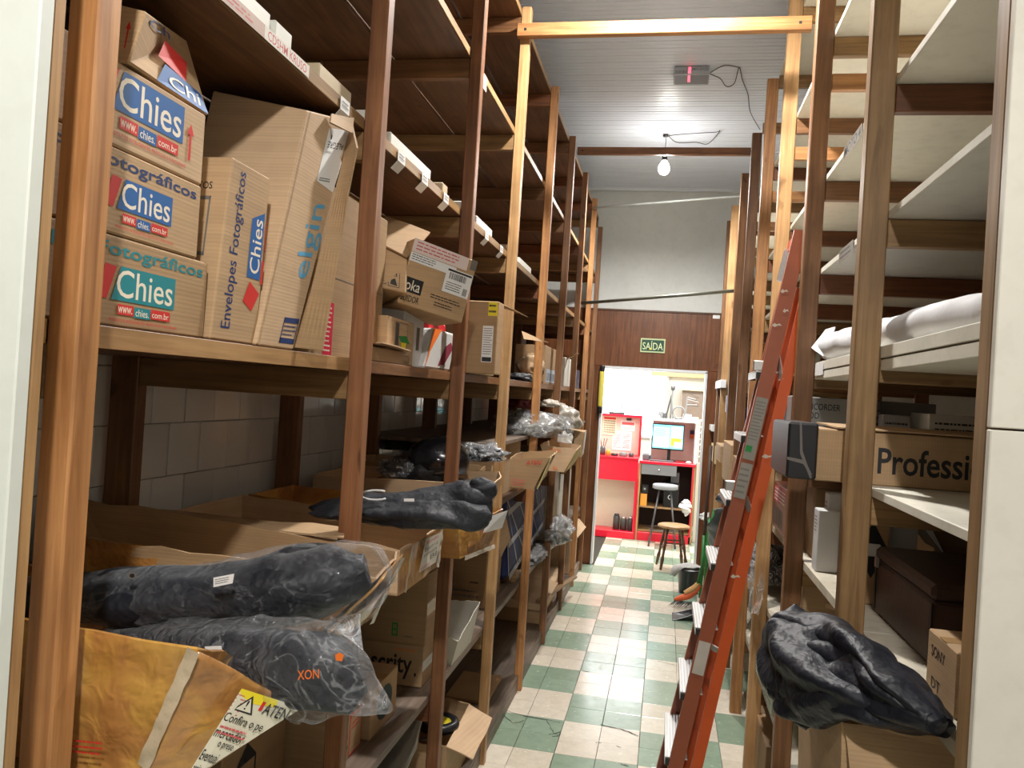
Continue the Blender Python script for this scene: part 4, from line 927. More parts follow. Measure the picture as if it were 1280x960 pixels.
def softpack(nm, lab, cat, x, y, z, w_, d, h, mat, seed, yaw=0, grp=None, decals=None):
    t = thing(nm, lab, cat, (x, y, z), grp); R = Matrix.Rotation(yaw, 3, 'Z'); P0 = V((x, y, z))
    o = loft('body', [(P0+V((0, 0, .002)), w_*.75, d*.5, 0), (P0+V((0, 0, h*.1)), w_, d, 0), (P0+V((0, 0, h*.5)), w_*.98, d*1.05, 0), (P0+V((0, 0, h*.9)), w_*.9, d*.7, 0), (P0+V((0, 0, h)), w_*.9, d*.2, 0)], mat, t, 28, 18, .006, 20, seed)
    return t
p = at(548, 440, X=-.82); t = thing('goods_pouch', 'orange and white product pouch with a dragon-like red print', 'pouch', (p.x, p.y, SL))
f = [at(531, 455, X=-.80), at(562, 462, X=-.80), at(571, 418, X=-.80), at(543, 410, X=-.80)]; f[0].z = f[1].z = SL
c = hexa(f, [p_+V((-.05, .01, 0)) for p_ in f]); hexbody('body', c, painted(sr(206, 206, 204), .08, .3), t, .008)
decal('printing', quad(c, '+X'), [('p', [(0, .3), (.3, 1), (0, 1)], ORNG), ('p', [(0, .0), (.05, .35), (0, .6)], ORNG), ('p', [(.45, .1), (.7, .15), (.95, .6), (.8, .75), (.6, .6)], ink('maroon', sr(130, 40, 60)))], t)
c = ext(-.90, -.83, at(528, 420, X=-.85).y, at(550, 420, X=-.85).y, SL+.0, at(538, 402, X=-.85).z); t = carton('crimson red box wedged between the white box and the pouch', c, plain('crimson_card', sr(190, 24, 30), .5), None, None)
c = ext(-.98, -.91, 2.42, 2.62, SL, 1.93); carton('pale grey carton under the tilted courier box', c, painted(sr(176, 170, 168), .1), None, None)
# bay 3
y3 = 2.95; a = at(580, 440, Y=y3); b = at(620, 440, Y=y3); c = ext(a.x, b.x, y3, y3+.10, SL, at(600, 376, Y=y3).z)
t = carton('dark kraft carton with a yellow sticker and a white barcode label', c, K2, None, None); q = quad(c, '-Y')
decal('label', q, [('r', .68, .80, .97, .99, YEL), ('L', .7, .82, .95, .98, 2, INK), ('r', .55, .16, .88, .66, WHITE), ('L', .58, .26, .86, .64, 12, GREY), ('r', .57, .17, .86, .23, INK)], t)
flap('flap', [V((a.x+.08, y3+.11, c[0, 0, 1].z)), V((b.x, y3+.11, c[0, 0, 1].z)), V((b.x+.09, y3+.14, c[0, 0, 1].z-.04)), V((b.x+.02, y3+.24, c[0, 0, 1].z-.01))], K2, t, 3, .004, .003)
y4 = 3.09; a = at(617, 440, Y=y4); b = at(637, 440, Y=y4); zmid = at(628, 431, Y=y4).z; ztop = at(628, 391, Y=y4).z; xf = min(b.x, -.74)
c2_ = ext(xf-.17, xf, y4, y4+.30, SL, zmid); t = carton('lower of two kraft cartons stacked beside the third post of the left shelving', c2_, K0, None, '+X')
c3_ = ext(xf-.17, xf+.003, y4, y4+.29, zmid+.001, ztop); t = carton('upper of two kraft cartons stacked beside the third post of the left shelving', c3_, K0, None, '+X'); decal('printing', quad(c3_, '+X'), [('L', .55, .3, .8, .7, 4, GREY)], t)
c = ext(-.90, -.80, at(583, 460, X=-.80).y, at(597, 460, X=-.80).y, SL, at(590, 441, X=-.80).z); t = carton('small low kraft box with an orange label next to the green cone', c, K2, None, None); decal('label', quad(c, '+X'), [('r', .35, .35, .9, .95, plain('peach_label', sr(224, 170, 120), .6))], t)
p0, p1 = at(583, 462, X=-.775), at(606, 470, X=-.765); t = thing('green_cone', 'green tapered plastic tube lying at the shelf edge', 'tube', p0); tube('cone', [V((p0.x, p0.y-.05, SL+.03)), V((p1.x, p1.y-.03, SL+.008))], 0, plain('green_plastic', sr(24, 140, 70), .35), t, 14, True, [.028, .006])
# bays 4..8 small goods on this level
def pp(px, py, X=-.80): return at(px, py, X=X)
flapT = thing('paper_sheet', 'stiff sheet of pale card sticking out over the aisle from the fourth bay', 'card', pp(668, 420)); flap('sheet', [at(652, 414, X=-.80), at(655, 424, X=-.78), at(686, 428, X=-.66), at(683, 427, X=-.67)], K1, flapT, 2, .002, .002)
t = thing('paper_bag', 'crumpled brown paper bag in the fourth bay', 'bag', pp(664, 450)); p = pp(664, 444, -.88); o = blob('body', (p.x, p.y, SL+.06), (.09, .13, .13), K1, t, 4, .35, 1.7, 4); blob('bottom_fold', (p.x, p.y, SL), (.08, .12, .08), K2, t, 6, .3, 1.7, 3)
t = tag(blob('black_bundle', (-.86, pp(662, 465).y+.05, SL), (.08, .16, .05), cloth((.02, .02, .024)), None, 9, .3, 1.8, 4), 'flat black bundle under the crumpled paper bag', 'bundle')
far = [(680, 700, 435, 470, K2, 'brown carton with a pale blue label at the fifth bay', 'b'), (705, 716, 448, 476, painted(sr(214, 210, 200), .1), 'slim white box at the sixth bay', None), (718, 724, 462, 478, painted(sr(60, 62, 96), .1), 'small navy box at the seventh bay', None)]
for px0, px1, pt, pb, mt, lab, kk in far:
    c = aisle(px0, px1, pt, pb, -.79, .2); t = carton(lab, c, mt, None, None)
    if kk: decal('label', quad(c, '+X'), [('r', .1, .05, .8, .4, plain('pale_blue', sr(170, 184, 200), .5)), ('b', .15, .1, .7, .3, 9, INK)], t)
t = thing('wood_strip', 'pale wooden strip poking out of the sixth bay', 'strip', pp(712, 445)); obox('strip', at(708, 449, X=-.80), at(722, 442, X=-.66), .02, .006, wood('yellow', 0), t)
# ============================================================ LEVEL 2.385: white flat packs and tags
SW = painted(sr(222, 222, 214), .05)
Z2 = 2.3865
for i, (a, b, lab) in enumerate((((.98, 1.40), 0, 'long flat white box on the upper left shelf nearest the camera'), ((1.42, 1.49), 0, 'short flat white box end on the upper left shelf'), ((1.62, 1.80), 0, 'flat white box before the second post on the upper left shelf'), ((1.91, 2.02), 0, 'flat white box just past the second post on the upper left shelf'), ((2.08, 2.46), 0, 'flat cream box in the second bay of the upper left shelf'), ((2.6, 2.66), 0, 'white box end before the third post on the upper left shelf'), ((2.86, 3.06), 0, 'flat cream box past the third post on the upper left shelf'), ((3.10, 3.38), 0, 'flat white box in the third bay of the upper left shelf'), ((3.70, 3.95), 0, 'flat white box in the fourth bay of the upper left shelf'), ((4.05, 4.4), 0, 'flat pale box further in the fourth bay of the upper left shelf'))):
    c = ext(-.95, -.785, a[0], a[1], Z2, Z2+.042); t = carton(lab, c, SW if i % 3 < 2 else painted(sr(206, 190, 160), .1), 'flat boxes on the upper left shelf', None, 'flat_box')
def ctag(y, w_, X=-.764, z=2.383, lab='', pitch=.35):
    t = thing('shelf_tag', lab, 'tag', (X, y, z-.04), 'paper tags on the upper left shelf edge')
    q = [V((X, y-w_/2, z-.03)), V((X, y+w_/2, z-.03)), V((X, y+w_/2, z)), V((X, y-w_/2, z))]
    bm = bmesh.new(); bm.faces.new([bm.verts.new(p) for p in q]); o = finish('card', bm, WHITE, t); o.modifiers.new('t', 'SOLIDIFY').thickness = .0008
    q2 = [V((X-.02, y-w_/2, z-.052)), V((X-.02, y+w_/2, z-.052)), q[1], q[0]]
    bm = bmesh.new(); bm.faces.new([bm.verts.new(p) for p in q2]); o = finish('hanging_card', bm, WHITE, t); o.modifiers.new('t', 'SOLIDIFY').thickness = .0008
    decal('writing', [p+V((.0012, 0, 0)) for p in q], [('L', .1, .2, .9, .8, 2, GREY)], t, .0004)
tn_ = ['first', 'second', 'third', 'fourth', 'fifth', 'sixth', 'seventh', 'eighth']
for i, (y, w_) in enumerate(((1.72, .05), (1.95, .07), (2.12, .06), (2.34, .06), (2.58, .06), (2.95, .06), (3.2, .06), (3.5, .06))): ctag(y, w_, lab='white paper tag on the upper left shelf edge, '+tn_[i]+' one from the camera')
lt = thing('shelf_label', 'handwritten strip label reading CDSHM KRUSO on the upper left shelf edge', 'label', (-.767, 1.45, 2.36))
q = [V((-.7665, 1.0, 2.358)), V((-.7665, 1.62, 2.358)), V((-.7665, 1.62, 2.383)), V((-.7665, 1.0, 2.383))]
decal('strip', q, [('r', 0, 0, .72, 1, plain('pinkish_strip', sr(190, 160, 146), .6, 0, .2)), ('r', .56, 0, .86, 1, plain('paper_strip', sr(214, 206, 196), .6)), ('t', 'CDSHM KRUSO', .58, .15, .84, .85, PINK), ('L', .02, .2, .54, .8, 2, PINK)], lt, .001)
t2 = thing('shelf_tag', 'pale tag on the third level of the left shelving, second bay', 'tag', (-.765, 2.9, 2.93)); q = [V((-.768, 2.96, 2.90)), V((-.768, 3.04, 2.90)), V((-.768, 3.04, 2.955)), V((-.768, 2.96, 2.955))]; decal('card', q, [('r', 0, 0, 1, 1, WHITE)], t2, .002)
# ============================================================ LEFT, MID LEVEL (1.195): long open boxes with bags
SM = 1.1965
TP = taped(); TP2 = plain('white_fibre_tape', sr(206, 196, 180), .25, 0, .3, .5)
def strip_on(q, s0, t0, s1, t1, w_, mat, parent, name='tape', off=.004):
    """a strip of tape between two points of a face, slightly wrinkled"""
    bm = bmesh.new(); n = (q[1]-q[0]).cross(q[3]-q[0]).normalized(); a = bil(q, s0, t0); b = bil(q, s1, t1); d = (b-a).normalized(); s = d.cross(n)
    grid_surf(bm, lambda u, v: a.lerp(b, v)+s*(u-.5)*w_*(1+.15*noise.noise(a.lerp(b, v)*40))+n*(off+.0035*noise.noise((a.lerp(b, v)+s*(u-.5)*w_)*60)), 4, 24)
    return finish(name, bm, mat, parent, True)
# --- box A (nearest)
A_nt = at(246, 812, Y=.95); A_far = at(376, 881, Y=1.30)
A_far.x = -.585
rim = [V((-1.335, .955, 1.40)), A_nt.copy(), V((-.60, 1.30, 1.235)), V((-1.335, 1.31, 1.40))]
bot = [V((-1.335, .96, SM)), at(183, 958, Y=.96), V((-.60, 1.30, SM)), V((-1.335, 1.30, SM))]; bot[1].z = SM
oa = opencarton('nearest long open box wrapped in orange brown tape with a torn warning label', rim, bot, TP, 'long open boxes on the left shelf', .006, 0, seed=2, rag=.008, th=.006)
q = [bot[1], bot[2]+V((.0, 0, -.005)), rim[2], rim[1]]
# crushed end: flap hanging over the aisle side, carries the label
e = [at(183, 962, Y=.950), at(250, 964, Y=1.0), at(377, 881, Y=1.06), at(246, 812, Y=.948)]
bm = bmesh.new(); grid_surf(bm, lambda u, v: bil(e, u, v)+nv3(bil(e, u, v), 14, 5)*.003, 20, 20); o = finish('crushed_end', bm, TP, oa, True); o.modifiers.new('t', 'SOLIDIFY').thickness = .004
strip_on([at(90, 958, Y=.948), at(183, 958, Y=.948), at(246, 812, Y=.944), at(90, 785, Y=.944)], .97, .0, .985, 1, .018, CLEARTAPE, oa, 'tape', .003)
qa = [bot[0], bot[1], rim[1], rim[0]]
le = [at(226, 983, Y=.955), at(301, 1007, Y=.985), at(378, 882, Y=1.042), at(303, 858, Y=.985)]
LB = plain('yellowed_paper', sr(226, 220, 200), .45, 0, .12)
items = [('p', [(-.02, 0), (.02, .0), (.165, .216), (1.0, 1), (0, 1)], LB), ('p', [(0, .94), (.3, .9), (.62, .93), (.6, 1), (0, 1)], YEL), ('L', .0, .74, .2, .96, 6, PINK), ('r', .40, .86, .45, .95, RED),
         ('p', [(.04, .80), (.36, .80), (.22, .97)], INK), ('p', [(.085, .815), (.32, .815), (.215, .94)], LB), ('t', '!', .19, .83, .22, .92, INK),
         ('t', 'ATEN', .47, .84, .86, .95, INK), ('t', 'Confira o pe', .0, .66, .62, .77, INK), ('t', 'mercador', .0, .53, .46, .63, INK),
         ('t', 'o prese', .14, .43, .38, .50, INK), ('t', 'Eventuai', .0, .30, .26, .40, INK), ('t', 'assin', .0, .18, .12, .26, INK), ('L', .02, .55, .5, .66, 2, PINK)]
decal('label', le, items, oa, .008, 'torn yellowed warning label')
decal('red_print', [at(86, 940, Y=.944), at(140, 946, Y=.944), at(140, 925, Y=.944), at(86, 920, Y=.944)], [('L', 0, 0, 1, 1, 3, RED)], oa, .004)
# --- box B
rim = [at(95, 668, Y=1.36), at(470, 722, Y=1.40), at(497, 690, Y=1.78), at(100, 622, Y=1.80)]
bot = [V((-1.30, 1.36, SM)), V((-.66, 1.38, SM+.01)), V((-.645, 1.78, SM)), V((-1.30, 1.80, SM))]
ob_ = opencarton('second long open box with a frayed taped end under the big black bags', rim, bot, K2, 'long open boxes on the left shelf', .004, .004, seed=4, rag=.012)
q = [bot[1]+V((.004, 0, 0)), bot[2]+V((.004, 0, 0)), rim[2]+V((.004, 0, 0)), rim[1]+V((.004, 0, 0))]
bm = bmesh.new(); grid_surf(bm, lambda u, v: bil(q, u, v)+nv3(bil(q, u, v), 14, 8)*.004+V((.006, 0, 0)), 14, 10); o = finish('taped_end', bm, TP, ob_, True); o.modifiers.new('t', 'SOLIDIFY').thickness = .004
q2 = [bot[0]+V((0, -.006, 0)), bot[1]+V((0, -.006, 0)), rim[1]+V((0, -.006, -.002)), rim[0]+V((0, -.006, -.002))]
bm = bmesh.new(); grid_surf(bm, lambda u, v: bil(q2, u, v)+nv3(bil(q2, u, v), 14, 8)*.003, 14, 6); finish('taped_side', bm, TP, ob_, True)
strip_on(q, .92, .0, .97, 1, .03, TP2, ob_, 'tape', .016); strip_on(q, .1, .45, .97, .62, .045, TP2, ob_, 'tape', .018)
decal('printing', [p+V((.017, 0, 0)) for p in q], [('t', 'Atenção', .35, .48, .85, .58, RED)], ob_, .006)
flap('inner_flap', [at(205, 637, Y=1.92), at(430, 660, Y=1.92), at(430, 672, Y=1.80), at(110, 640, Y=1.80)], K0, ob_, 7, .004, .006)
# --- box C
rim = [at(235, 628, Y=1.98), at(500, 688, Y=1.99), at(549, 658, Y=2.36), at(240, 622, Y=2.40)]
rim[0] = V((-1.335, 1.98, 1.345)); rim[3] = V((-1.335, 2.40, 1.345))
bot = [V((-1.33, 1.97, SM)), at(495, 755, Y=1.97), at(544, 714, Y=2.34), V((-1.33, 2.40, SM))]
for p in bot: p.z = max(p.z, SM)
oc = opencarton('third long open box with a pale printed label on its frayed aisle end', rim, bot, K1, 'long open boxes on the left shelf', .004, .006, seed=6, rag=.01)
q = [bot[1], bot[2], rim[2], rim[1]]; q = [p+V((.008, -.003, 0)) for p in q]
bm = bmesh.new(); grid_surf(bm, lambda u, v: bil(q, u, v)+nv3(bil(q, u, v), 14, 8)*.003, 14, 10); finish('taped_end', bm, TP, oc, True)
decal('label', [p+V((.004, 0, 0)) for p in q], [('p', [(.38, .25), (.85, .2), (.98, .9), (.5, .98)], plain('stained_label', sr(206, 200, 186), .4, 0, .15)), ('t', 'Atenção', .52, .8, .85, .9, PINK), ('t', 'Eventuais', .5, .66, .86, .76, GREY), ('t', 'assinatura', .48, .54, .84, .62, GREY), ('t', 'BI', .66, .38, .84, .5, GREY), ('L', .42, .26, .7, .34, 2, PINK)], oc, .003)
strip_on(q, .96, .0, .99, 1, .03, TP2, oc, 'tape', .004); strip_on(q, .1, .0, .2, 1, .012, CLEARTAPE, oc, 'tape', .004)
# --- box D (third bay start), bulging out
rim = [V((-1.335, 2.44, 1.34)), at(572, 655, Y=2.45), at(628, 636, Y=2.74), V((-1.335, 2.76, 1.34))]
bot = [V((-1.33, 2.44, SM)), at(574, 698, Y=2.45), at(612, 684, Y=2.72), V((-1.33, 2.76, SM))]
for p in bot: p.z = max(p.z, SM)
od = opencarton('fourth long open box whose bulging end shows a red and white label', rim, bot, TP, 'long open boxes on the left shelf', .004, .008, seed=9, rag=.006)
q = [p+V((.014, 0, 0)) for p in (bot[1], bot[2], rim[2], rim[1])]
decal('label', q, [('p', [(.42, .55), (.98, .5), (.98, .98), (.42, .99)], WHITE), ('p', [(.42, .55), (.58, .55), (.5, .97), (.42, .97)], RED), ('t', 'Topo', .58, .62, .92, .82, INK)], od, .010)
strip_on(q, .0, .02, 1, .0, .014, TP2, od, 'tape', .004)
# --- box E2: round-cornered box behind, bay 3
rim = [V((-1.3, 2.86, 1.37)), at(612, 600, Y=2.86), at(623, 590, Y=3.25), V((-1.3, 3.30, 1.37))]
rim[1] = at(614, 604, Y=2.87); rim[1].x = min(rim[1].x, -.60)
bot = [V((-1.3, 2.86, SM)), V((rim[1].x-.03, 2.87, SM)), V((rim[2].x-.03, 3.25, SM)), V((-1.3, 3.30, SM))]
oe = opencarton('fifth long open box with round corners and silver lining behind the black sleeve bag', rim, bot, K1, 'long open boxes on the left shelf', .003, .02, seed=11, rag=.003)
tag(loft('silver_reflector', [((-1.1, 3.05, 1.355), .1, .01), ((-.9, 3.05, 1.362), .13, .014), ((-.72, 3.05, 1.36), .11, .014), ((-.66, 3.05, 1.355), .05, .01)], plain('silver_foil', (.6, .6, .62), .25, .9, .1, .3), None, 20, 24, .004, 14), 'silver reflector lying in the fifth open box', 'reflector')
# --- further inner boxes (rims seen against the tiles)
rim = [V((-1.335, 3.32, 1.40)), V((-.80, 3.32, 1.38)), V((-.80, 3.60, 1.38)), V((-1.335, 3.60, 1.40))]
opencarton('sixth open box holding a shiny black helmet against the tiled wall', rim, [V((p.x, p.y, SM)) for p in rim], K2, 'long open boxes on the left shelf', .004, .01, seed=13, rag=.008)
# E: kraft box with red printing, sticking out of bay 4; F the next one
def outbox(lab, tl, tr, br_, bl_, Y0, dY, mt, seed, items, lean=-.03):
    a, b_, c_, d_ = at(*tl, Y=Y0), at(*tr, Y=Y0), at(*br_, Y=Y0), at(*bl_, Y=Y0)
    rim = [a, b_, b_+V((lean, dY, 0)), a+V((lean, dY, 0))]; bot = [d_, c_, c_+V((lean, dY, 0)), d_+V((lean, dY, 0))]
    t = opencarton(lab, rim, bot, mt, None, .003, .004, seed=seed, rag=.006); q = [bot[0], bot[1], rim[1], rim[0]]; n = (q[1]-q[0]).cross(q[3]-q[0]).normalized()
    if items: decal('printing', [p+n*.006 for p in q], items, t, .003)
    return t, rim, bot
oE, rim, bot = outbox('open kraft box with a red mark jutting over the aisle past the fourth post', (638, 573), (687, 572), (666, 612), (636, 608), 3.75, .5, K2, 15, [('t', 'ATEN', .45, .78, .85, .92, RED), ('L', .1, .05, .7, .3, 3, PINK)])
flap('yellowed_flap', [at(690, 570, Y=3.76), at(671, 612, Y=3.76), at(684, 590, Y=4.15), at(694, 566, Y=4.15)], plain('yellowed_wrap', sr(206, 196, 130), .3, 0, .25), oE, 2, .004, .008)
oF, rim, bot = outbox('open box with yellow tape and red marks jutting out past the fifth post', (676, 556), (721, 562), (705, 590), (684, 588), 4.7, .5, K1, 17, [('t', 'FRAGIL', .25, .8, .6, .93, ORNG), ('t', 'FRA', .35, .05, .6, .2, ORNG)])
flap('yellow_tape_flap', [at(722, 562, Y=4.72), at(706, 591, Y=4.72), at(716, 580, Y=5.0), at(726, 566, Y=5.0)], plain('yellow_wrap', sr(206, 200, 90), .3, 0, .25), oF, 4, .004, .006)
c = hexy([at(716, 570, Y=6.0), at(727, 572, Y=6.0), at(731, 540, Y=6.0), at(718, 538, Y=6.0)], [at(716, 570, Y=6.0)+V((-.1, .35, 0)), at(727, 572, Y=6.0)+V((-.02, .35, 0)), at(731, 540, Y=6.0)+V((-.02, .35, 0)), at(718, 538, Y=6.0)+V((-.1, .35, 0))])
t = carton('upright kraft carton with a crumpled white lining near the far end of the left shelving', c, K0, None, None); decal('side_paper', quad(c, '+X'), [('r', .1, .1, .9, .95, WHITE)], t)
p = at(710, 552, Y=5.6); t = tag(blob('white_wrapping', (p.x-.03, 5.6, p.z-.08), (.06, .08, .15), plain('white_crumple', sr(216, 212, 206), .6, 0, .1, .5), None, 5, .4, 2, 4), 'crumpled white wrapping before the upright far carton', 'wrapping')
# ============================================================ black bags
BK = cloth((.009, .010, .016), .55, .3)
FW = film(.022, (.7, .72, .75)); FW2 = film(.045, (.75, .77, .8), sc=7)
def P(px, py, Y): return at(px, py, Y=Y)
# upper big bag in plastic
bg = thing('softbox_bag', 'upper of two long black bags in clear plastic lying on the nearest open boxes', 'bag', P(300, 740, 1.15))
path = [(-10, 755, 1.12, .03, .028), (40, 756, 1.13, .05, .036), (140, 750, 1.15, .058, .042), (240, 744, 1.17, .062, .048), (330, 738, 1.19, .066, .055), (400, 728, 1.21, .066, .058), (440, 720, 1.22, .056, .044), (462, 712, 1.23, .04, .026)]
o = loft('fabric_bag', [(P(x, y, Y), a, b) for x, y, Y, a, b in path], BK, bg, 48, 70, .010, 7, 1, .05, 3)
path2 = [(-20, 757, 1.12, .034, .03), (40, 757, 1.13, .052, .038), (140, 752, 1.15, .06, .044), (240, 746, 1.17, .065, .051), (330, 739, 1.19, .068, .058), (400, 729, 1.21, .069, .061), (445, 718, 1.22, .064, .052), (470, 708, 1.24, .05, .038), (484, 702, 1.25, .02, .02)]
loft('plastic_wrap', [(P(x, y, Y), a, b) for x, y, Y, a, b in path2], FW, bg, 60, 90, .008, 13, 4, .03, 9, True, True, .007)
lq = [P(267, 734, 1.09), P(291, 729, 1.09), P(293, 717, 1.09), P(267, 722, 1.09)]
decal('label', lq, [('r', 0, 0, 1, 1, WHITE), ('L', .08, .2, .92, .85, 3, INK)], bg, .0005)
decal('round_mark', [P(160, 724, 1.09), P(171, 724, 1.09), P(171, 715, 1.09), P(160, 715, 1.09)], [('p', [(.5+.5*math.cos(i/6*math.pi), .5+.5*math.sin(i/6*math.pi)) for i in range(12)], GREY), ('p', [(.5+.3*math.cos(i/6*math.pi), .5+.3*math.sin(i/6*math.pi)) for i in range(12)], INK)], bg, .0005)
# lower bag
bg2 = thing('softbox_bag', 'lower of two black bags in clear plastic, orange print on its drooping end', 'bag', P(400, 820, 1.1))
path = [(150, 800, 1.16, .04, .026), (230, 806, 1.13, .05, .03), (300, 814, 1.10, .055, .036), (360, 828, 1.07, .055, .048), (400, 842, 1.05, .05, .05), (428, 862, 1.05, .04, .032), (450, 878, 1.05, .025, .012)]
loft('fabric_bag', [(P(x, y, Y), a, b) for x, y, Y, a, b in path], BK, bg2, 44, 60, .010, 8, 11, .07, 4)
path2 = [(150, 800, 1.16, .044, .028), (230, 805, 1.13, .054, .034), (300, 813, 1.10, .059, .041), (350, 824, 1.07, .06, .052), (392, 836, 1.05, .06, .058), (422, 854, 1.05, .055, .044), (455, 874, 1.05, .045, .020), (486, 886, 1.05, .010, .008)]
loft('plastic_wrap', [(P(x, y, Y), a, b) for x, y, Y, a, b in path2], FW2, bg2, 60, 80, .010, 13, 14, .05, 8, True, True, .01)
decal('orange_print', [P(372, 850, .975), P(399, 848, .975), P(399, 836, .975), P(372, 838, .975)], [('t', 'XON', .0, .0, 1, 1, ORNG)], bg2, .0005)
decal('orange_spot', [P(419, 828, .98), P(430, 826, .98), P(430, 815, .98), P(419, 816, .98)], [('p', [(.1, .2), (.8, 0), (1, .7), (.5, 1), (0, .8)], ORNG)], bg2, .0005)
decal('label', [P(258, 816, 1.03), P(279, 819, 1.03), P(277, 807, 1.03), P(256, 808, 1.03)], [('r', 0, 0, 1, 1, WHITE)], bg2, .0005)
fs_ = thing('plastic_scrap', 'loose flap of clear plastic hanging beside the drooping bag', 'plastic', P(450, 790, 1.2))
bm = bmesh.new(); fq = [P(420, 790, 1.18), P(452, 806, 1.18), P(452, 770, 1.22), P(415, 765, 1.24)]; grid_surf(bm, lambda u, v: bil(fq, u, v)+nv3(bil(fq, u, v), 16, 3)*.02, 24, 20); finish('film', bm, film(.4, sc=14), fs_, True)
# sleeve bag on box C/D
bg3 = thing('sleeve_bag', 'dark grey fabric sleeve bag with a white ring print across the open boxes', 'bag', P(510, 625, 2.2))
path = [(395, 633, 2.25, .03, .010), (430, 634, 2.22, .06, .022), (480, 632, 2.2, .07, .034), (530, 633, 2.18, .075, .042), (575, 633, 2.18, .08, .052), (598, 630, 2.18, .075, .055), (611, 628, 2.19, .05, .04)]
CG = cloth((.022, .024, .03), .6, .2)
loft('sleeve', [(P(x, y, Y), a, b) for x, y, Y, a, b in path], CG, bg3, 72, 110, .012, 9, 21, .12, 3, True, True, .010)
loft('second_sleeve', [(P(398, 640, 2.16), .03, .008), (P(440, 641, 2.13), .05, .016), (P(500, 642, 2.10), .06, .026), (P(550, 643, 2.09), .06, .032), (P(590, 643, 2.10), .05, .034), (P(606, 640, 2.12), .03, .02)], CG, bg3, 60, 90, .010, 10, 27, .12, 4, True, True, .008)
loft('hood', [(P(597, 626, 2.16), .045, .03), (P(603, 612, 2.16), .04, .035), (P(605, 602, 2.16), .032, .028), (P(606, 595, 2.16), .015, .01)], CG, bg3, 30, 24, .014, 10, 23, .1, 3)
decal('label', [P(505, 627, 2.06), P(518, 627, 2.06), P(518, 623, 2.06), P(505, 623, 2.06)], [('r', 0, 0, 1, 1, WHITE)], bg3, .0005)
ring = [P(468+17*math.cos(a), 619+5*math.sin(a)-(a-3)*.6, 2.09) for a in [i/14*5.0+.6 for i in range(15)]]; tube('ring_print', ring, .003, plain('white_print', (.7, .7, .7), .6), bg3, 6)
p = at(570, 608, Y=2.3)
# helmet like bundle etc.
hb = thing('black_helmet', 'glossy black rounded bundle with a highlight lying in the boxes by the tiled wall', 'helmet', P(550, 575, 3.05))
GL = plain('glossy_black', (.012, .012, .014), .18)
blob('shell', tuple(P(550, 580, 3.0)-V((0, 0, .04))), (.12, .12, .15), GL, hb, 5, .12, 1.2, 4); blob('strap', tuple(P(530, 590, 2.95)-V((0, 0, .03))), (.08, .07, .09), cloth((.012, .012, .014)), hb, 8, .3, 2, 3)
def clutter(nm, lab, cat, px, py, Y, sz, mt, seed, amp=.35, fs=2.0, wrap=None):
    p = P(px, py, Y); t = thing(nm, lab, cat, (p.x, p.y, p.z-sz[2]*.5)); blob('body', (p.x, p.y, p.z-sz[2]*.5), sz, mt, t, seed, amp, fs, 4)
    if wrap: blob('plastic_wrap', (p.x, p.y, p.z-sz[2]*.52), tuple(s*1.15 for s in sz), wrap, t, seed+1, amp, fs*1.3, 4)
    return t
clutter('plastic_bundle', 'cloudy plastic bundle with dark contents left of the glossy black bundle', 'bundle', 505, 583, 3.0, (.09, .12, .07), cloth((.05, .05, .055)), 6, .3, 2, film(.16))
clutter('plastic_bundle', 'pale crumpled plastic heap against the tiles beyond the black bundle', 'bundle', 505, 552, 4.2, (.12, .2, .08), plain('grey_heap', sr(86, 80, 74), .7, 0, .3), 8, .4, 2, film(.14))
clutter('plastic_bundle', 'black and white plastic bundle between the third and fourth posts', 'bundle', 604, 566, 3.3, (.09, .12, .06), cloth((.02, .02, .024)), 12, .4, 2, film(.2))
# upper thin level (1.485) in far bays
S5 = 1.4865
clutter('silver_bag', 'shiny silver grey plastic bag on the short shelf past the fourth post', 'bag', 668, 530, 4.85, (.2, .32, .13), plain('silver_plastic', sr(176, 174, 168), .25, .3, .2, .6), 31, .3, 1.8, film(.16))
clutter('silver_bag', 'smaller pale plastic bag further on the short shelf', 'bag', 706, 520, 5.9, (.12, .2, .18), plain('pale_plastic', sr(196, 188, 176), .3, .1, .2, .6), 33, .3, 1.8)
clutter('red_bundle', 'dull red bundle behind the silver bag', 'bundle', 652, 503, 5.0, (.1, .2, .07), plain('dull_red', sr(120, 34, 36), .6, 0, .3), 35, .3, 2)
clutter('white_bundle', 'small white bundle beside the dull red one', 'bundle', 686, 504, 5.3, (.08, .1, .05), plain('off_white_heap', sr(200, 190, 176), .6, 0, .2), 37, .3, 2)
c = ext(-1.1, -.79, at(637, 545, X=-.79).y, at(662, 545, X=-.79).y, 1.30, at(650, 541, X=-.79).z); c = ext(-1.1, -.80, 3.75, 4.5, SM, 1.46); t = carton('flat kraft carton filling the fourth bay under the short shelf', c, K0, None, None)
# ============================================================ LOWER LEVEL (.63) and PLATFORM
S6 = .632
def onlow(px_tl, px_tr, ytop, Y, z0, depth, **k):
    a = at(*px_tl, Y=Y); b = at(*px_tr, Y=Y); return ext(a.x, b.x, Y, Y+depth, z0, at((px_tl[0]+px_tr[0])/2, ytop, Y=Y).z)
yS = 2.83
a = at(444, 855, Y=yS); b = at(527, 850, Y=yS); zt1 = at(490, 803, Y=yS).z
c = ext(a.x, b.x, yS, yS+.34, S6, zt1); t = carton('orange brown scrity envelopes carton on the lower left shelf', c, kraft(.95, 0, 0), None, '+X', 'cardboard_box', 'box', plain('pale_side_label', sr(206, 204, 198), .4)); q = quad(c, '-Y')
decal('printing', q, [('t', '*scrity', .22, .16, .84, .74, INK), ('r', .88, .26, .91, .34, INK), ('t', 'envelopes', .56, .82, .88, .90, ORNG)], t)
zt2 = at(490, 712, Y=yS).z
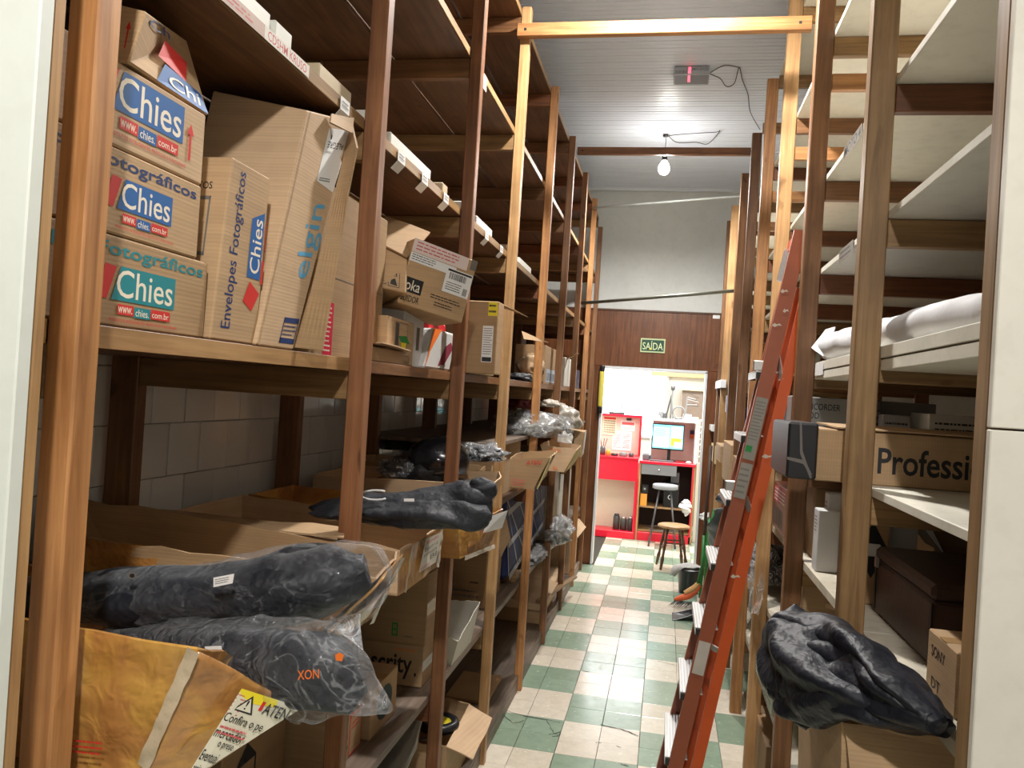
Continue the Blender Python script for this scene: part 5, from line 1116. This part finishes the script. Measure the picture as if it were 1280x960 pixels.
c = ext(a.x-.0, b.x+.005, yS-.005, yS+.34, zt1+.001, min(zt2, 1.09)); t = carton('plain kraft carton with a small green mark on top of the envelopes carton', c, K2, None, '+X'); q = quad(c, '-Y')
decal('printing', q, [('o', .50, .10, .59, .28, .02, GRN), ('r', .50, .18, .59, .20, GRN), ('r', .54, .10, .55, .28, GRN), ('L', .68, .08, .84, .14, 1, GREY)], t)
yw = 2.36; zr = at(470, 862, Y=yw).z; c = ext(-1.14, -.834, yw, 2.60, S6, .79); t = carton('weathered kraft carton with a round dark logo before the envelopes carton', c, K0, None, '+Z'); decal('printing', quad(c, '+X'), [('p', [(.5+.3*math.cos(i/8*math.pi), .5+.34*math.sin(i/8*math.pi)) for i in range(16)], ink('dark_teal', sr(40, 56, 60))), ('t', 'O', .4, .35, .6, .65, PRW)], t)
decal('top_printing', quad(c, '+Z'), [('r', .45, .2, .8, .7, plain('faded_print', sr(96, 76, 52), .7))], t)
c = ext(-1.30, -.98, 1.75, 2.08, S6, .86); t = carton('dark kraft carton with house-shaped outlines low down behind the second post', c, K2, None, '+Z')
decal('printing', quad(c, '+X'), [('o', .2, .2, .5, .6, .02, INK), ('p', [(.2, .6), (.5, .6), (.35, .8)], INK)], t); decal('top_printing', quad(c, '+Z'), [('o', .55, .1, .85, .5, .02, INK), ('o', .5, .6, .9, .9, .015, GREY)], t)
c = ext(-1.25, -.93, 1.20, 1.62, S6, .80); t = carton('dark kraft carton low behind the crushed nearest box', c, K2, None, '+Z'); decal('top_printing', quad(c, '+Z'), [('o', .35, .1, .85, .6, .02, INK)], t)
c = ext(-1.15, -.852, 2.10, 2.33, S6, .82); t = carton('kraft carton with a green S-shaped letter and red print beside the second post', c, K0, None, None); decal('printing', quad(c, '+X'), [('t', '*S', .2, .12, .55, .42, ink('dark_green', sr(40, 90, 80))), ('t', 'ATEN', .6, .6, .98, .8, RED), ('o', .58, .02, .99, .97, .02, RED), ('L', .65, .4, .9, .55, 2, RED)], t)
# white tray
c = ext(-.92, -.775, 3.10, 3.42, S6, .77); rim = [c[0, 0, 1]+V((0, 0, .03)), c[1, 0, 1]+V((.02, 0, -.04)), c[1, 1, 1]+V((.03, 0, .04)), c[0, 1, 1]+V((0, 0, .03))]; bot = [c[0, 0, 0], c[1, 0, 0], c[1, 1, 0], c[0, 1, 0]]
t = opencarton('small open white lined box with a torn edge on the lower left shelf', rim, bot, painted(sr(214, 210, 200), .1), None, .002, 0, seed=31, th=.003)
yk = 3.95; a = at(556, 760, Y=yk); b = at(605, 760, Y=yk); c = ext(a.x, b.x, yk, yk+.38, S6, 1.06); t = carton('tall kraft carton at the fourth bay of the lower left shelf', c, K2, None, None); decal('printing', quad(c, '-Y'), [('r', 0, .63, 1, .64, GREY), ('L', .6, .27, .85, .32, 1, INK), ('L', .1, .1, .9, .22, 2, GREY)], t)
flap('flap', [V((b.x+.004, yk+.04, 1.07)), V((b.x+.01, yk+.34, 1.07)), V((b.x+.045, yk+.36, .93)), V((b.x+.05, yk+.1, .88))], K1, t, 3, .004, .003)
# chequered blue bag
cb = thing('chequered_bag', 'navy blue chequered bag with white lettered bands past the fourth post', 'bag', (-.92, 5.0, S6)); NB = plain('navy_nylon', sr(20, 40, 96), .55, 0, .3, .3)
f = [V((-.81, 4.40, S6+.04)), V((-.81, 5.7, S6+.10)), V((-.84, 5.9, 1.14)), V((-.84, 4.36, 1.16))]; b = [p+V((-.28, 0, 0)) for p in f]; c = hexa(f, b); hexbody('body', c, NB, cb, .03); q = quad(c, '+X')
I = []
GW = ink('grey_white', sr(170, 172, 178))
for k in range(9): x = -.4+k*.2; I.append(('p', [(min(1, max(0, x+.42)), 0.05), (min(1, max(0, x+.438)), .05), (min(1, max(0, x+.018)), .95), (min(1, max(0, x)), .95)], GW))
for k, y in enumerate((-.05, .33, .70)): I.append(('p', [(.03, y+.04), (.97, y+.2), (.97, y+.27), (.03, y+.11)], GW)); I.append(('t', 'FOTOGRAFIA', .2+.1*k, y+.095, .75+.1*k, y+.17, NB))
decal('print', q, I, cb, .002)
clutter('plastic_heap', 'shiny clear plastic heap with white packs below the chequered bag', 'plastic', 668, 692, 5.3, (.07, .25, .07), plain('grey_contents', sr(120, 118, 116), .5, 0, .3), 41, .4, 2.2, film(.25, sc=12))
clutter('plastic_heap', 'crumpled clear plastic heap at the sixth bay of the lower shelf', 'plastic', 700, 662, 5.7, (.08, .28, .14), plain('pale_contents', sr(160, 158, 154), .4, 0, .3), 43, .4, 2.2, film(.25, sc=12))
fp = thing('plastic_scrap', 'pointed sheet of clear plastic hanging over the aisle from the lower shelf', 'plastic', at(705, 680, X=-.72)); fq = [at(684, 690, X=-.76), at(709, 676, X=-.66), at(695, 667, X=-.70), at(686, 668, X=-.76)]
bm = bmesh.new(); grid_surf(bm, lambda u, v: bil(fq, u, v)+nv3(bil(fq, u, v), 10, 3)*.02, 16, 14); finish('film', bm, film(.5, sc=10), fp, True)
c = ext(-1.1, -.80, 6.45, 7.2, .64, 1.12); t = carton('large white box near the far end of the lower left shelf', c, painted(sr(216, 212, 204), .08), None, None)
c = ext(-1.1, -.80, 5.98, 6.35, .93, 1.16); t = carton('upper pale box in the sixth bay of the lower shelf', c, painted(sr(206, 202, 194), .08), None, None)
c = ext(-1.1, -.80, 5.95, 6.35, .632, .929); carton('lower pale box in the sixth bay of the lower shelf', c, painted(sr(190, 176, 150), .08), None, None)
# platform items
ZP = .0925
c = ext(-1.02, -.78, 3.12, 3.50, ZP, .30); rim = [c[0, 0, 1], c[1, 0, 1], c[1, 1, 1]+V((0, 0, .03)), c[0, 1, 1]+V((0, 0, .05))]; bot = [c[0, 0, 0], c[1, 0, 0], c[1, 1, 0], c[0, 1, 0]]
t = opencarton('open kraft box with odds and ends on the low platform beside the fourth post', rim, bot, K0, None, .003, 0, seed=51, flaps=((1, .12, (.9, 0, -.35), K1), (3, .1, (-.6, 0, .7), K0)))
t = thing('cutting_disc', 'black and yellow round tool lying in the open kraft box', 'tool', (-.86, 3.3, .3)); lathe('rim', [(.03, 0), (.085, .004), (.09, .02), (.085, .036), (.06, .04), (.055, .02), (.03, .018)], (-.86, 3.28, .30), BLACKP, t, 28); lathe('yellow_hub', [(.001, 0), (.054, .001), (.054, .012), (.03, .018), (.001, .018)], (-.86, 3.28, .318), plain('yellow_plastic', sr(206, 190, 40), .4), t, 24)
t.rotation_euler = (0, 0, 0)
wire('thin black cable loop lying in the open kraft box', smooth_pts([(-.95, 3.12, .31), (-.93, 3.18, .36), (-.87, 3.16, .37), (-.84, 3.10, .34), (-.9, 3.08, .33), (-.96, 3.14, .32)]), .004, BLACKP)
c = ext(-.99, -.90, 3.36, 3.46, .312, .38); carton('small cream box standing in the open kraft box', c, K1, None, None)
tube_b = thing('plastic_roll', 'roll of grey plastic leaning on the low platform by the third post', 'roll', (-.85, 2.6, ZP)); loft('roll', [((-.96, 2.6, ZP+.05), .05, .05), ((-.94, 2.75, ZP+.14), .055, .05), ((-.90, 2.92, ZP+.27), .05, .04), ((-.87, 3.04, ZP+.38), .02, .016)], plain('grey_plastic_roll', sr(136, 132, 126), .35, .1, .2, .5), tube_b, 30, 40, .008, 14, 3, .05, 9)
for i, (y0, y1, z0, z1, x1, lab) in enumerate(((5.65, 6.35, ZP, .20, -.74, 'flat kraft carton at the bottom of the sixth bay'), (5.6, 6.30, .201, .25, -.70, 'stack of loose cardboard sheets on the flat kraft carton'), (6.5, 7.15, ZP, .19, -.76, 'flat carton at the bottom of the seventh bay'))):
    c = ext(-1.1, x1-.05, y0, y1, z0, z1); carton(lab, c, K1 if i else K0, None, None)
t = thing('wood_plank', 'pale wooden plank resting along the platform edge in the sixth bay', 'plank', (-.72, 6.0, .26)); obox('plank', (-.80, 5.6, .265), (-.68, 6.9, .17), .04, .018, wood('khaki', 1), t)
c = ext(-1.05, -.78, 7.32, 7.9, ZP, .52); t = carton('kraft carton with its lid ajar at the far end of the low platform', c, K1, None, None); flap('lid', [V((-.776, 7.32, .52)), V((-.776, 7.9, .52)), V((-.70, 7.9, .44)), V((-.72, 7.32, .43))], K1, t, 2, .004, .002)
t = thing('wood_offcuts', 'pale wooden offcut on the platform past the fourth post', 'wood', (-.85, 4.7, S6)); wbox('offcut', -.93, -.79, 4.55, 4.68, S6+.001, S6+.05, 'khaki', t); 
t = carton('dark flattened cardboard lying on the platform in the fourth bay', ext(-1.05, -.82, 4.1, 4.5, ZP, ZP+.02), K2, None, None)
t = tag(loft('dark_sack', [((-1.1, 1.2, .2), .1, .08), ((-1.0, 1.7, .22), .16, .12), ((-.95, 2.1, .2), .14, .1), ((-.95, 2.3, .16), .05, .05)], cloth((.02, .018, .018)), None, 30, 30, .02, 7, 5, .05, 4), 'dark sack lying on the low platform under the near bays', 'sack')
# ============================================================ RIGHT SHELVING: goods
def rx(f):  # faces for a box on the right: f = (x0,x1,y0,y1,z0,z1)
    return ext(*f)
# padded white roll
rl = thing('padded_roll', 'long roll of white padded sheet lying along the right shelf edge', 'roll', (.57, 2.2, 1.909))
RM = plain('white_foam_sheet', sr(226, 226, 230), .7, 0, .08, .4)
loft('roll', [((.585, y, 1.909+r_), r_*1.15, r_) for y, r_ in ((1.30, .036), (1.6, .037), (2.0, .042), (2.4, .047), (2.8, .054), (3.02, .058))], RM, rl, 40, 80, .008, 6, 2, .02, 3)
fq = [V((.53, 2.95, 1.93)), V((.50, 3.03, 1.96)), V((.545, 3.035, 2.03)), V((.56, 2.95, 2.03))]; flap('loose_edge', fq, RM, rl, 5, .003, .008)
# long carton with large lettering
pf = thing('cardboard_box', 'long kraft carton lettered Professi with a black wrapped end poking into the aisle', 'box', (.65, 2.4, 1.551))
c = ext(.40, 1.05, 2.25, 2.56, 1.551, 1.69); hexbody('body', c, kraft(.95, 0, 0), pf, .003); q = quad(c, '-Y')
x_ = lambda px: (at(px, 580, Y=2.25).x-.40)/.65
decal('printing', q, [('t', '*Professional', x_(1097), .22, x_(1276), .72, INK)], pf)
c = ext(.325, .402, 2.243, 2.563, 1.549+.003, 1.703); hexbody('black_end', c, plain('black_wrap', (.018, .018, .022), .4, 0, .2), pf, .006); q = quad(c, '-Y')
decal('white_line', q, [('p', [(.35, 1), (.42, 1), (.5, .5), (.85, .05), (.8, .02), (.42, .45)], GREY), ('p', [(0, .38), (.0, .33), (.55, .27), (.8, .08), (.85, .1), (.6, .34)], GREY)], pf, .002)
flap('lid', [V((.45, 2.24, 1.695)), V((1.05, 2.24, 1.695)), V((1.05, 2.56, 1.70)), V((.45, 2.56, 1.70))], kraft(.9, 0, 0), pf, 3, .004, .002)
# camcorder tripod box
y = 3.12; a = at(1004, 540, Y=y); c = ext(a.x-.05, a.x+.45, y, y+.28, 1.551, at(1030, 497, Y=y).z); t = carton('grey carton lettered AMCORDER POD behind the first full post', c, plain('grey_card', sr(150, 148, 146), .5, 0, .1), None, None)
xx = lambda px: (at(px, 520, Y=y).x-(a.x-.05))/.5
decal('printing', quad(c, '-Y'), [('t', 'CAMCORDER', xx(998), .80, xx(1050), .90, INK), ('t', 'TRIPOD', xx(993), .66, xx(1024), .76, INK), ('r', 0, .0, 1, .3, WHITE)], t)
for i, (px0, px1, pt, Y_, mt, lab) in enumerate(((1086, 1100, 500, 2.9, 'g', 'dark box with a printed square behind the long lettered carton'), (1102, 1138, 518, 2.85, 'w', 'stack of thin silvery packs behind the long lettered carton'), (1160, 1240, 517, 2.8, 'w2', 'white flat boxes at the back of the shelf over the lettered carton'))):
    a = at(px0, 540, Y=Y_); b = at(px1, 540, Y=Y_); m_ = {'g': STEEL, 'w': plain('silver_card', sr(160, 160, 164), .3, .3), 'w2': painted(sr(206, 204, 200), .05)}[mt]
    c = ext(a.x, b.x, Y_, Y_+.2, 1.551, at(px0, pt, Y=Y_).z); t = carton(lab, c, m_, None, None); decal('printing', quad(c, '-Y'), [('L', .1, .5, .9, .9, 4, INK)], t)
# bundle above them, upper shelves empty; handwriting strip labels
for (yy, zz, w_, s_, lab) in ((2.62, 2.575, .25, 'MOTO 4', 'shelf edge label with dark handwriting on the fifth right shelf'), (2.62, 2.235, .2, '', 'shelf edge label worn through on the fourth right shelf')):
    t = thing('shelf_label', lab, 'label', (.517, yy, zz)); q = [V((.5175, yy+w_/2, zz-.022)), V((.5175, yy-w_/2, zz-.022)), V((.5175, yy-w_/2, zz+.018)), V((.5175, yy+w_/2, zz+.018))]
    decal('strip', q, [('r', 0, 0, 1, 1, plain('dirty_strip', sr(120, 112, 100), .6))]+([('t', '*MOTO 4', .06, .1, .94, .9, INK)] if s_ else [('L', .1, .1, .9, .9, 2, INK)]), t, .001)
t = thing('shelf_label', 'small white label at the far end of the roll shelf edge', 'label', (.517, 2.9, 1.88)); q = [V((.5185, 3.03, 1.86)), V((.5185, 2.88, 1.86)), V((.5185, 2.88, 1.903)), V((.5185, 3.03, 1.903))]; decal('strip', q, [('r', 0, 0, 1, 1, WHITE)], t, .001)
# leather case
LC = plain('dark_brown_leather', sr(74, 50, 40), .45, 0, .3, .3)
lc = thing('leather_case', 'dark brown leather case on the white shelf by the near post', 'case', (.85, 2.15, 1.191))
c = ext(.60, 1.08, 1.91, 2.39, 1.191, 1.335); hexbody('body', c, LC, lc, .008)
c2 = ext(.597, 1.083, 1.907, 2.393, 1.337, 1.372); hexbody('lid', c2, LC, lc, .010)
for yy in (1.912, 2.38): box('corner_trim', .5975, .60, yy-.004, yy+.012, 1.2, 1.33, plain('black_trim', (.02, .018, .016), .5), lc, .0005)
box('catch', .590, .598, 2.35, 2.37, 1.318, 1.345, METAL, lc, .001)
# small kraft box with labels
c = ext(.55, .75, 1.60, 1.765, 1.191, 1.312); t = carton('small kraft box lettered in dark with a barcode label beside the near post', c, K0, None, '+Z'); decal('printing', quad(c, '-X'), [('t', 'SONY', .15, .62, .62, .8, INK), ('t', 'DT', .2, .12, .5, .3, INK)], t)
decal('label', quad(c, '-Y'), [('r', .12, .04, .9, .86, WHITE)]+[('r', .2, .12+.18*k, .6, .22+.18*k, STEEL) for k in range(4)], t)
# items at the back of the 1.19 shelf
y = 2.46; a = at(1072, 640, Y=y); b = at(1114, 640, Y=y); c = ext(a.x-.0, b.x, y, y+.05, 1.191, at(1090, 642, Y=y).z); t = carton('kraft carton with a black and white diamond hazard mark behind the leather case', c, K0, None, None)
dm = lambda r_, cx=.5, cy=.6: [(cx-r_*1.6, cy), (cx, cy-r_), (cx+r_*1.6, cy), (cx, cy+r_)]
decal('hazard_mark', quad(c, '-Y'), [('p', dm(.31), INK), ('p', [(.12, .6), (.25, .53), (.75, .53), (.88, .6), (.72, .67), (.28, .67)], WHITE)], t)
y = 2.5; a = at(1113, 660, Y=y); b = at(1148, 660, Y=y); c = ext(a.x, b.x, y, y+.03, 1.191, at(1130, 652, Y=y).z); t = carton('white box lid standing behind the leather case', c, painted(sr(206, 206, 208), .03), None, None)
t = thing('tilted_panel', 'black edged white panel leaning behind the leather case', 'panel', (.9, 2.52, 1.2)); hexbody('panel', hexy([at(1178, 692, Y=2.5), at(1186, 700, Y=2.5), at(1160, 652, Y=2.5), at(1148, 652, Y=2.5)], [p+V((0, .15, 0)) for p in (at(1178, 692, Y=2.5), at(1186, 700, Y=2.5), at(1160, 652, Y=2.5), at(1148, 652, Y=2.5))]), BLACKP, t, .002); flap('face', [at(1156, 662, Y=2.495), at(1184, 699, Y=2.495), at(1160, 652, Y=2.495), at(1150, 652, Y=2.495)], WHITE, t, 2, .002, 0)
c = ext(.80, 1.18, 2.56, 2.9, 1.191, 1.50); carton('large dark kraft carton at the back of the shelf behind the leather case', c, K2, None, None)
# white binders
for i, (x0, x1, y0, y1, zt_) in enumerate(((.53, .60, 2.87, 2.95, 1.40), (.575, .70, 2.955, 3.02, 1.45))):
    c = ext(x0, x1, y0, y1, 1.191, zt_); t = carton(['white document box with ruled lines standing at the edge between the right posts', 'taller white document box standing just behind the ruled one'][i], c, painted(sr(214, 214, 216), .04), 'white document boxes', None, 'document_box')
    decal('printing', quad(c, '-X'), [('L', .2, .62, .8, .9, 5, GREY)], t)
# sticks on the same shelf further away
for i in range(4):
    t = thing('cardboard_strip', ['longest', 'second', 'third', 'last'][i]+' pale cardboard strip leaning out below the white document boxes', 'strip', (.56+.02*i, 2.7+.05*i, .82)); obox('strip', (.52+.035*i, 2.62+.1*i, 1.10+.012*i), (.95, 2.9+.05*i, 1.02+.02*i), .05, .012, K1 if i % 2 else K0, t)
# lower carton with the black cloth
n_ = at(1052, 904, Y=1.62); yf = min(at(981, 882, X=n_.x).y, 2.10); zc = n_.z
rim = [V((n_.x, 1.62, zc)), V((1.0, 1.62, zc+.01)), V((1.0, yf, zc+.01)), V((n_.x+.0, yf, zc+.01))]; bot = [V((p.x+(.015 if p.x < .7 else 0), p.y, .802)) for p in rim]
lw = opencarton('large open kraft carton under the black cloth at the lower right', rim, bot, kraft(1, 2, 0), None, .003, .006, seed=61, rag=.004, flaps=((0, .13, (0, -.35, -1), K0),))
t_ = thing('black_cloth', 'heap of folded black cloth spilling over the lower right carton into the aisle', 'cloth', (.45, 1.8, zc))
BC = cloth((.007, .008, .014), .5, .2)
def fold(nm, pts, seed, fd=.12, nf=4, rd=.012, am=.010): return loft(nm, [(P(x, y, Y), a, b, ro) for x, y, Y, a, b, ro in pts], BC, t_, 60, 110, am, 9, seed, fd, nf, True, True, rd)
# under-layer and five overlapping folds that fan out from under the shelf
fold('folded_cloth', [(1180, 910, 1.50, .02, .012, 0), (1140, 893, 1.56, .07, .028, 0), (1095, 868, 1.64, .10, .05, 0), (1050, 846, 1.74, .11, .07, 0), (1012, 832, 1.84, .10, .085, 0), (985, 828, 1.92, .07, .085, 0), (972, 834, 1.95, .03, .05, 0)], 33, .1, 5)
for k, (y0, y1, x1, h, dY, ro) in enumerate(((776, 792, 978, .026, .10, .3), (802, 818, 974, .030, .05, .1), (826, 838, 968, .028, .0, 0), (850, 858, 972, .028, -.05, -.2), (868, 880, 985, .026, -.08, -.3))):
    fold('cloth_fold', [(1172, 906, 1.46, .012, .008, 0), (1120, 868+(y0-820)*.35, 1.54, .04, .018, ro), (1070, 845+(y0-820)*.7-8, 1.66+dY*.5, .05, h, ro), (1030, y0+12, 1.76+dY, .05, h*1.2, ro), (995, y0+8, 1.84+dY, .045, h*1.25, ro), (x1, y1, 1.87+dY, .02, h*.7, ro)], 41+k, .14, 3, .010, .008)
fold('corner_fold', [(994, 758, 2.0, .008, .010, 0), (1000, 775, 1.97, .05, .022, 0), (1024, 793, 1.92, .07, .024, 0), (1060, 818, 1.82, .07, .024, 0), (1105, 852, 1.66, .05, .018, 0), (1150, 890, 1.52, .02, .01, 0)], 35, .08, 3, .008, .006)
fold('hanging_fold', [(1034, 852, 1.78, .05, .03, 0), (1020, 874, 1.75, .055, .034, 0), (1008, 894, 1.73, .035, .02, 0), (1001, 909, 1.72, .012, .01, 0)], 37, .12, 4, .006, .006)
# ---- second bay and beyond (lower right clutter)
def rclut(nm, lab, cat, px, py, X, sz, mt, seed, amp=.35, fs=2.0, wrap=None):
    p = at(px, py, X=X); t = thing(nm, lab, cat, (p.x, p.y, p.z-sz[2]*.5)); blob('body', (p.x, p.y, p.z-sz[2]*.5), sz, mt, t, seed, amp, fs, 4)
    if wrap: blob('plastic_wrap', (p.x, p.y, p.z-sz[2]*.55), tuple(s*1.18 for s in sz), wrap, t, seed+1, amp, fs*1.4, 4)
    return t
rclut('wrapped_bundle', 'dark bundle in clear plastic bulging from the shelf behind the ladder foot', 'bundle', 958, 702, .56, (.10, .17, .17), cloth((.02, .02, .024)), 71, .35, 2, film(.2, sc=12))
p = at(941, 745, X=.50); t = thing('plastic_scrap', 'torn clear plastic hanging down in a point over a post', 'plastic', p); fq = [at(934, 778, X=.452), at(952, 762, X=.452), at(955, 700, X=.50), at(936, 705, X=.46)]
bm = bmesh.new(); grid_surf(bm, lambda u, v: bil(fq, u, v)+nv3(bil(fq, u, v), 10, 3)*.02, 20, 24); finish('film', bm, film(.3, sc=12), t, True)
c = ext(.53, .80, 3.08, 3.30, .802, 1.15); t = carton('narrow kraft box with a pale open edge below the wrapped bundle', c, K0, None, None); box('pale_edge', .522, .529, 3.10, 3.28, .83, 1.14, K1, t, .002)
def rb(lab, px0, px1, pt, pb, X, depth, mt, printing=None, nm='cardboard_box', cat='box', lift=None):
    a = at(px0, pb, X=X); b = at(px1, pb, X=X); z0 = a.z if lift is None else lift; z1 = at(px0, pt, X=X).z
    c = ext(X, X+depth, b.y, a.y, z0, z1); t = carton(lab, c, mt, None, None, nm, cat)
    if printing: decal('printing', quad(c, '-X'), printing, t)
    return t
rb('bundle of wrapped magazines standing by the ladder, with red and grey covers', 964, 982, 598, 655, .50, .22, plain('magazine_cover', sr(120, 70, 54), .3, 0, .4), [('r', .1, .6, .6, .95, PINK), ('b', .1, .1, .8, .5, 9, GREY), ('L', .15, .62, .9, .92, 4, WHITE)], 'magazine_bundle', 'magazines')
rclut('clear_cup', 'crumpled clear plastic by the ladder rail', 'plastic', 955, 645, .50, (.04, .08, .06), plain('clear_stuff', sr(150, 146, 140), .3, 0, .2), 73, .3, 2, film(.3))
rb('pad of pale green and white papers on the lower right shelf', 944, 966, 812, 838, .47, .3, plain('pale_green_paper', sr(196, 206, 184), .6, 0, .1), [('L', .0, .0, 1, 1, 5, GREY)], 'paper_stack', 'papers')
rb('blue plastic pack behind the pad of papers', 948, 966, 792, 806, .56, .15, plain('blue_pack', sr(40, 70, 130), .35, 0, .2), [('t', 'FOTO', .2, .2, .8, .8, WHITE)], 'blue_pack', 'pack')
rb('dusty low kraft carton with a torn plastic top near the floor', 936, 958, 858, 930, .50, .3, K2)
rb('pale box edge standing on the floor under the right shelving', 936, 944, 935, 975, .50, .1, painted(sr(210, 204, 196), .1), None, 'small_box', 'box', .002)
# behind and above the ladder
gb = thing('grey_garment_bag', 'dark grey garment bag draped on the shelf behind the ladder', 'bag', at(918, 650, X=.47)); 
loft('bag', [(at(921, 608, X=.50), .05, .02), (at(919, 622, X=.47), .10, .03), (at(914, 645, X=.45), .12, .03), (at(908, 668, X=.44), .11, .028), (at(903, 688, X=.44), .06, .02)], plain('grey_nylon', sr(70, 78, 88), .35, 0, .3, .5), gb, 36, 40, .016, 8, 3, .06, 5, True, True, .01)
rclut('dark_garment', 'black garment heap behind the garment bag', 'garment', 928, 640, .56, (.10, .22, .18), cloth((.014, .016, .022)), 75, .35, 2)
rb('white box with grey print standing low behind the ladder', 890, 903, 684, 707, .46, .14, painted(sr(214, 214, 210), .06), [('L', .1, .2, .9, .8, 4, GREY)], 'small_box', 'box')
rb('small kraft box on the floor line beyond the ladder', 880, 890, 722, 742, .47, .12, K1)
far = [(894, 900, 552, 572, K1, 'slim pale kraft box edge high beyond the ladder'), (902, 912, 548, 596, K0, 'upright kraft carton with a drooping flap beyond the ladder'), (913, 922, 566, 600, K2, 'kraft carton with red print beyond the ladder'), (888, 893, 552, 574, painted(sr(210, 196, 150), .1), 'thin cream carton at the far right posts')]
for i, (a_, b_, t0, t1, mt, lab) in enumerate(far):
    rb(lab, a_, b_, t0, t1, .43+.012*i, .2, mt, [('r', .6, .5, .95, .8, PINK)] if i == 2 else None)
t = thing('purple_pack', 'purple and white folded pack between the far right posts', 'pack', at(912, 505, X=.50)); p = at(911, 505, X=.51); hexbody('body', ext(.50, .58, p.y-.02, p.y+.15, p.z-.07, p.z+.07), ink('purple', sr(60, 40, 120)), t, .004); box('white_edge', .494, .499, p.y+.1, p.y+.15, p.z-.07, p.z+.07, WHITE, t, .001)
rb('second purple pack lower behind the ladder rail', 925, 929, 510, 535, .53, .1, ink('purple', sr(60, 40, 120)), None, 'purple_pack', 'pack')
rclut('white_rag', 'white crumpled rag at the foot of the far right post', 'rag', 881, 645, .44, (.05, .12, .07), plain('white_rag', sr(220, 220, 218), .8, 0, .15, .5), 77, .4, 2)
rclut('white_rag', 'white rag between the black bucket and the ladder', 'rag', 893, 716, .48, (.05, .14, .05), plain('white_rag', sr(220, 220, 218), .8, 0, .15, .5), 79, .4, 2)
rb('white switch box on the door side of the far right post', 885, 890, 529, 536, .44, .05, WMET, None, 'switch_box', 'switch')
rb('white socket box high on the far right post', 894, 900, 477, 486, .445, .05, WMET, None, 'socket_box', 'socket')
# goods seen deeper in the second and third right bays
for i, (y0, y1, z0, z1, mt, lab) in enumerate(((3.12, 3.5, 1.191, 1.45, K2, 'dark kraft carton on the shelf behind the magazine bundle'), (3.98, 4.5, 1.191, 1.42, K0, 'kraft carton in the third right bay beside the ladder'), (4.8, 5.3, 1.191, 1.5, K2, 'kraft carton in the fourth right bay'), (5.6, 6.1, .802, 1.1, K1, 'pale kraft carton in the fifth right bay'), (3.98, 4.6, .442, .72, K0, 'kraft carton low in the third right bay'), (2.25, 2.9, .442, .70, K2, 'dark kraft carton low in the second right bay'), (1.4, 2.0, .442, .72, K0, 'kraft carton low in the first right bay'))):
    carton(lab, ext(.56, .95, y0, y1, z0, z1), mt)
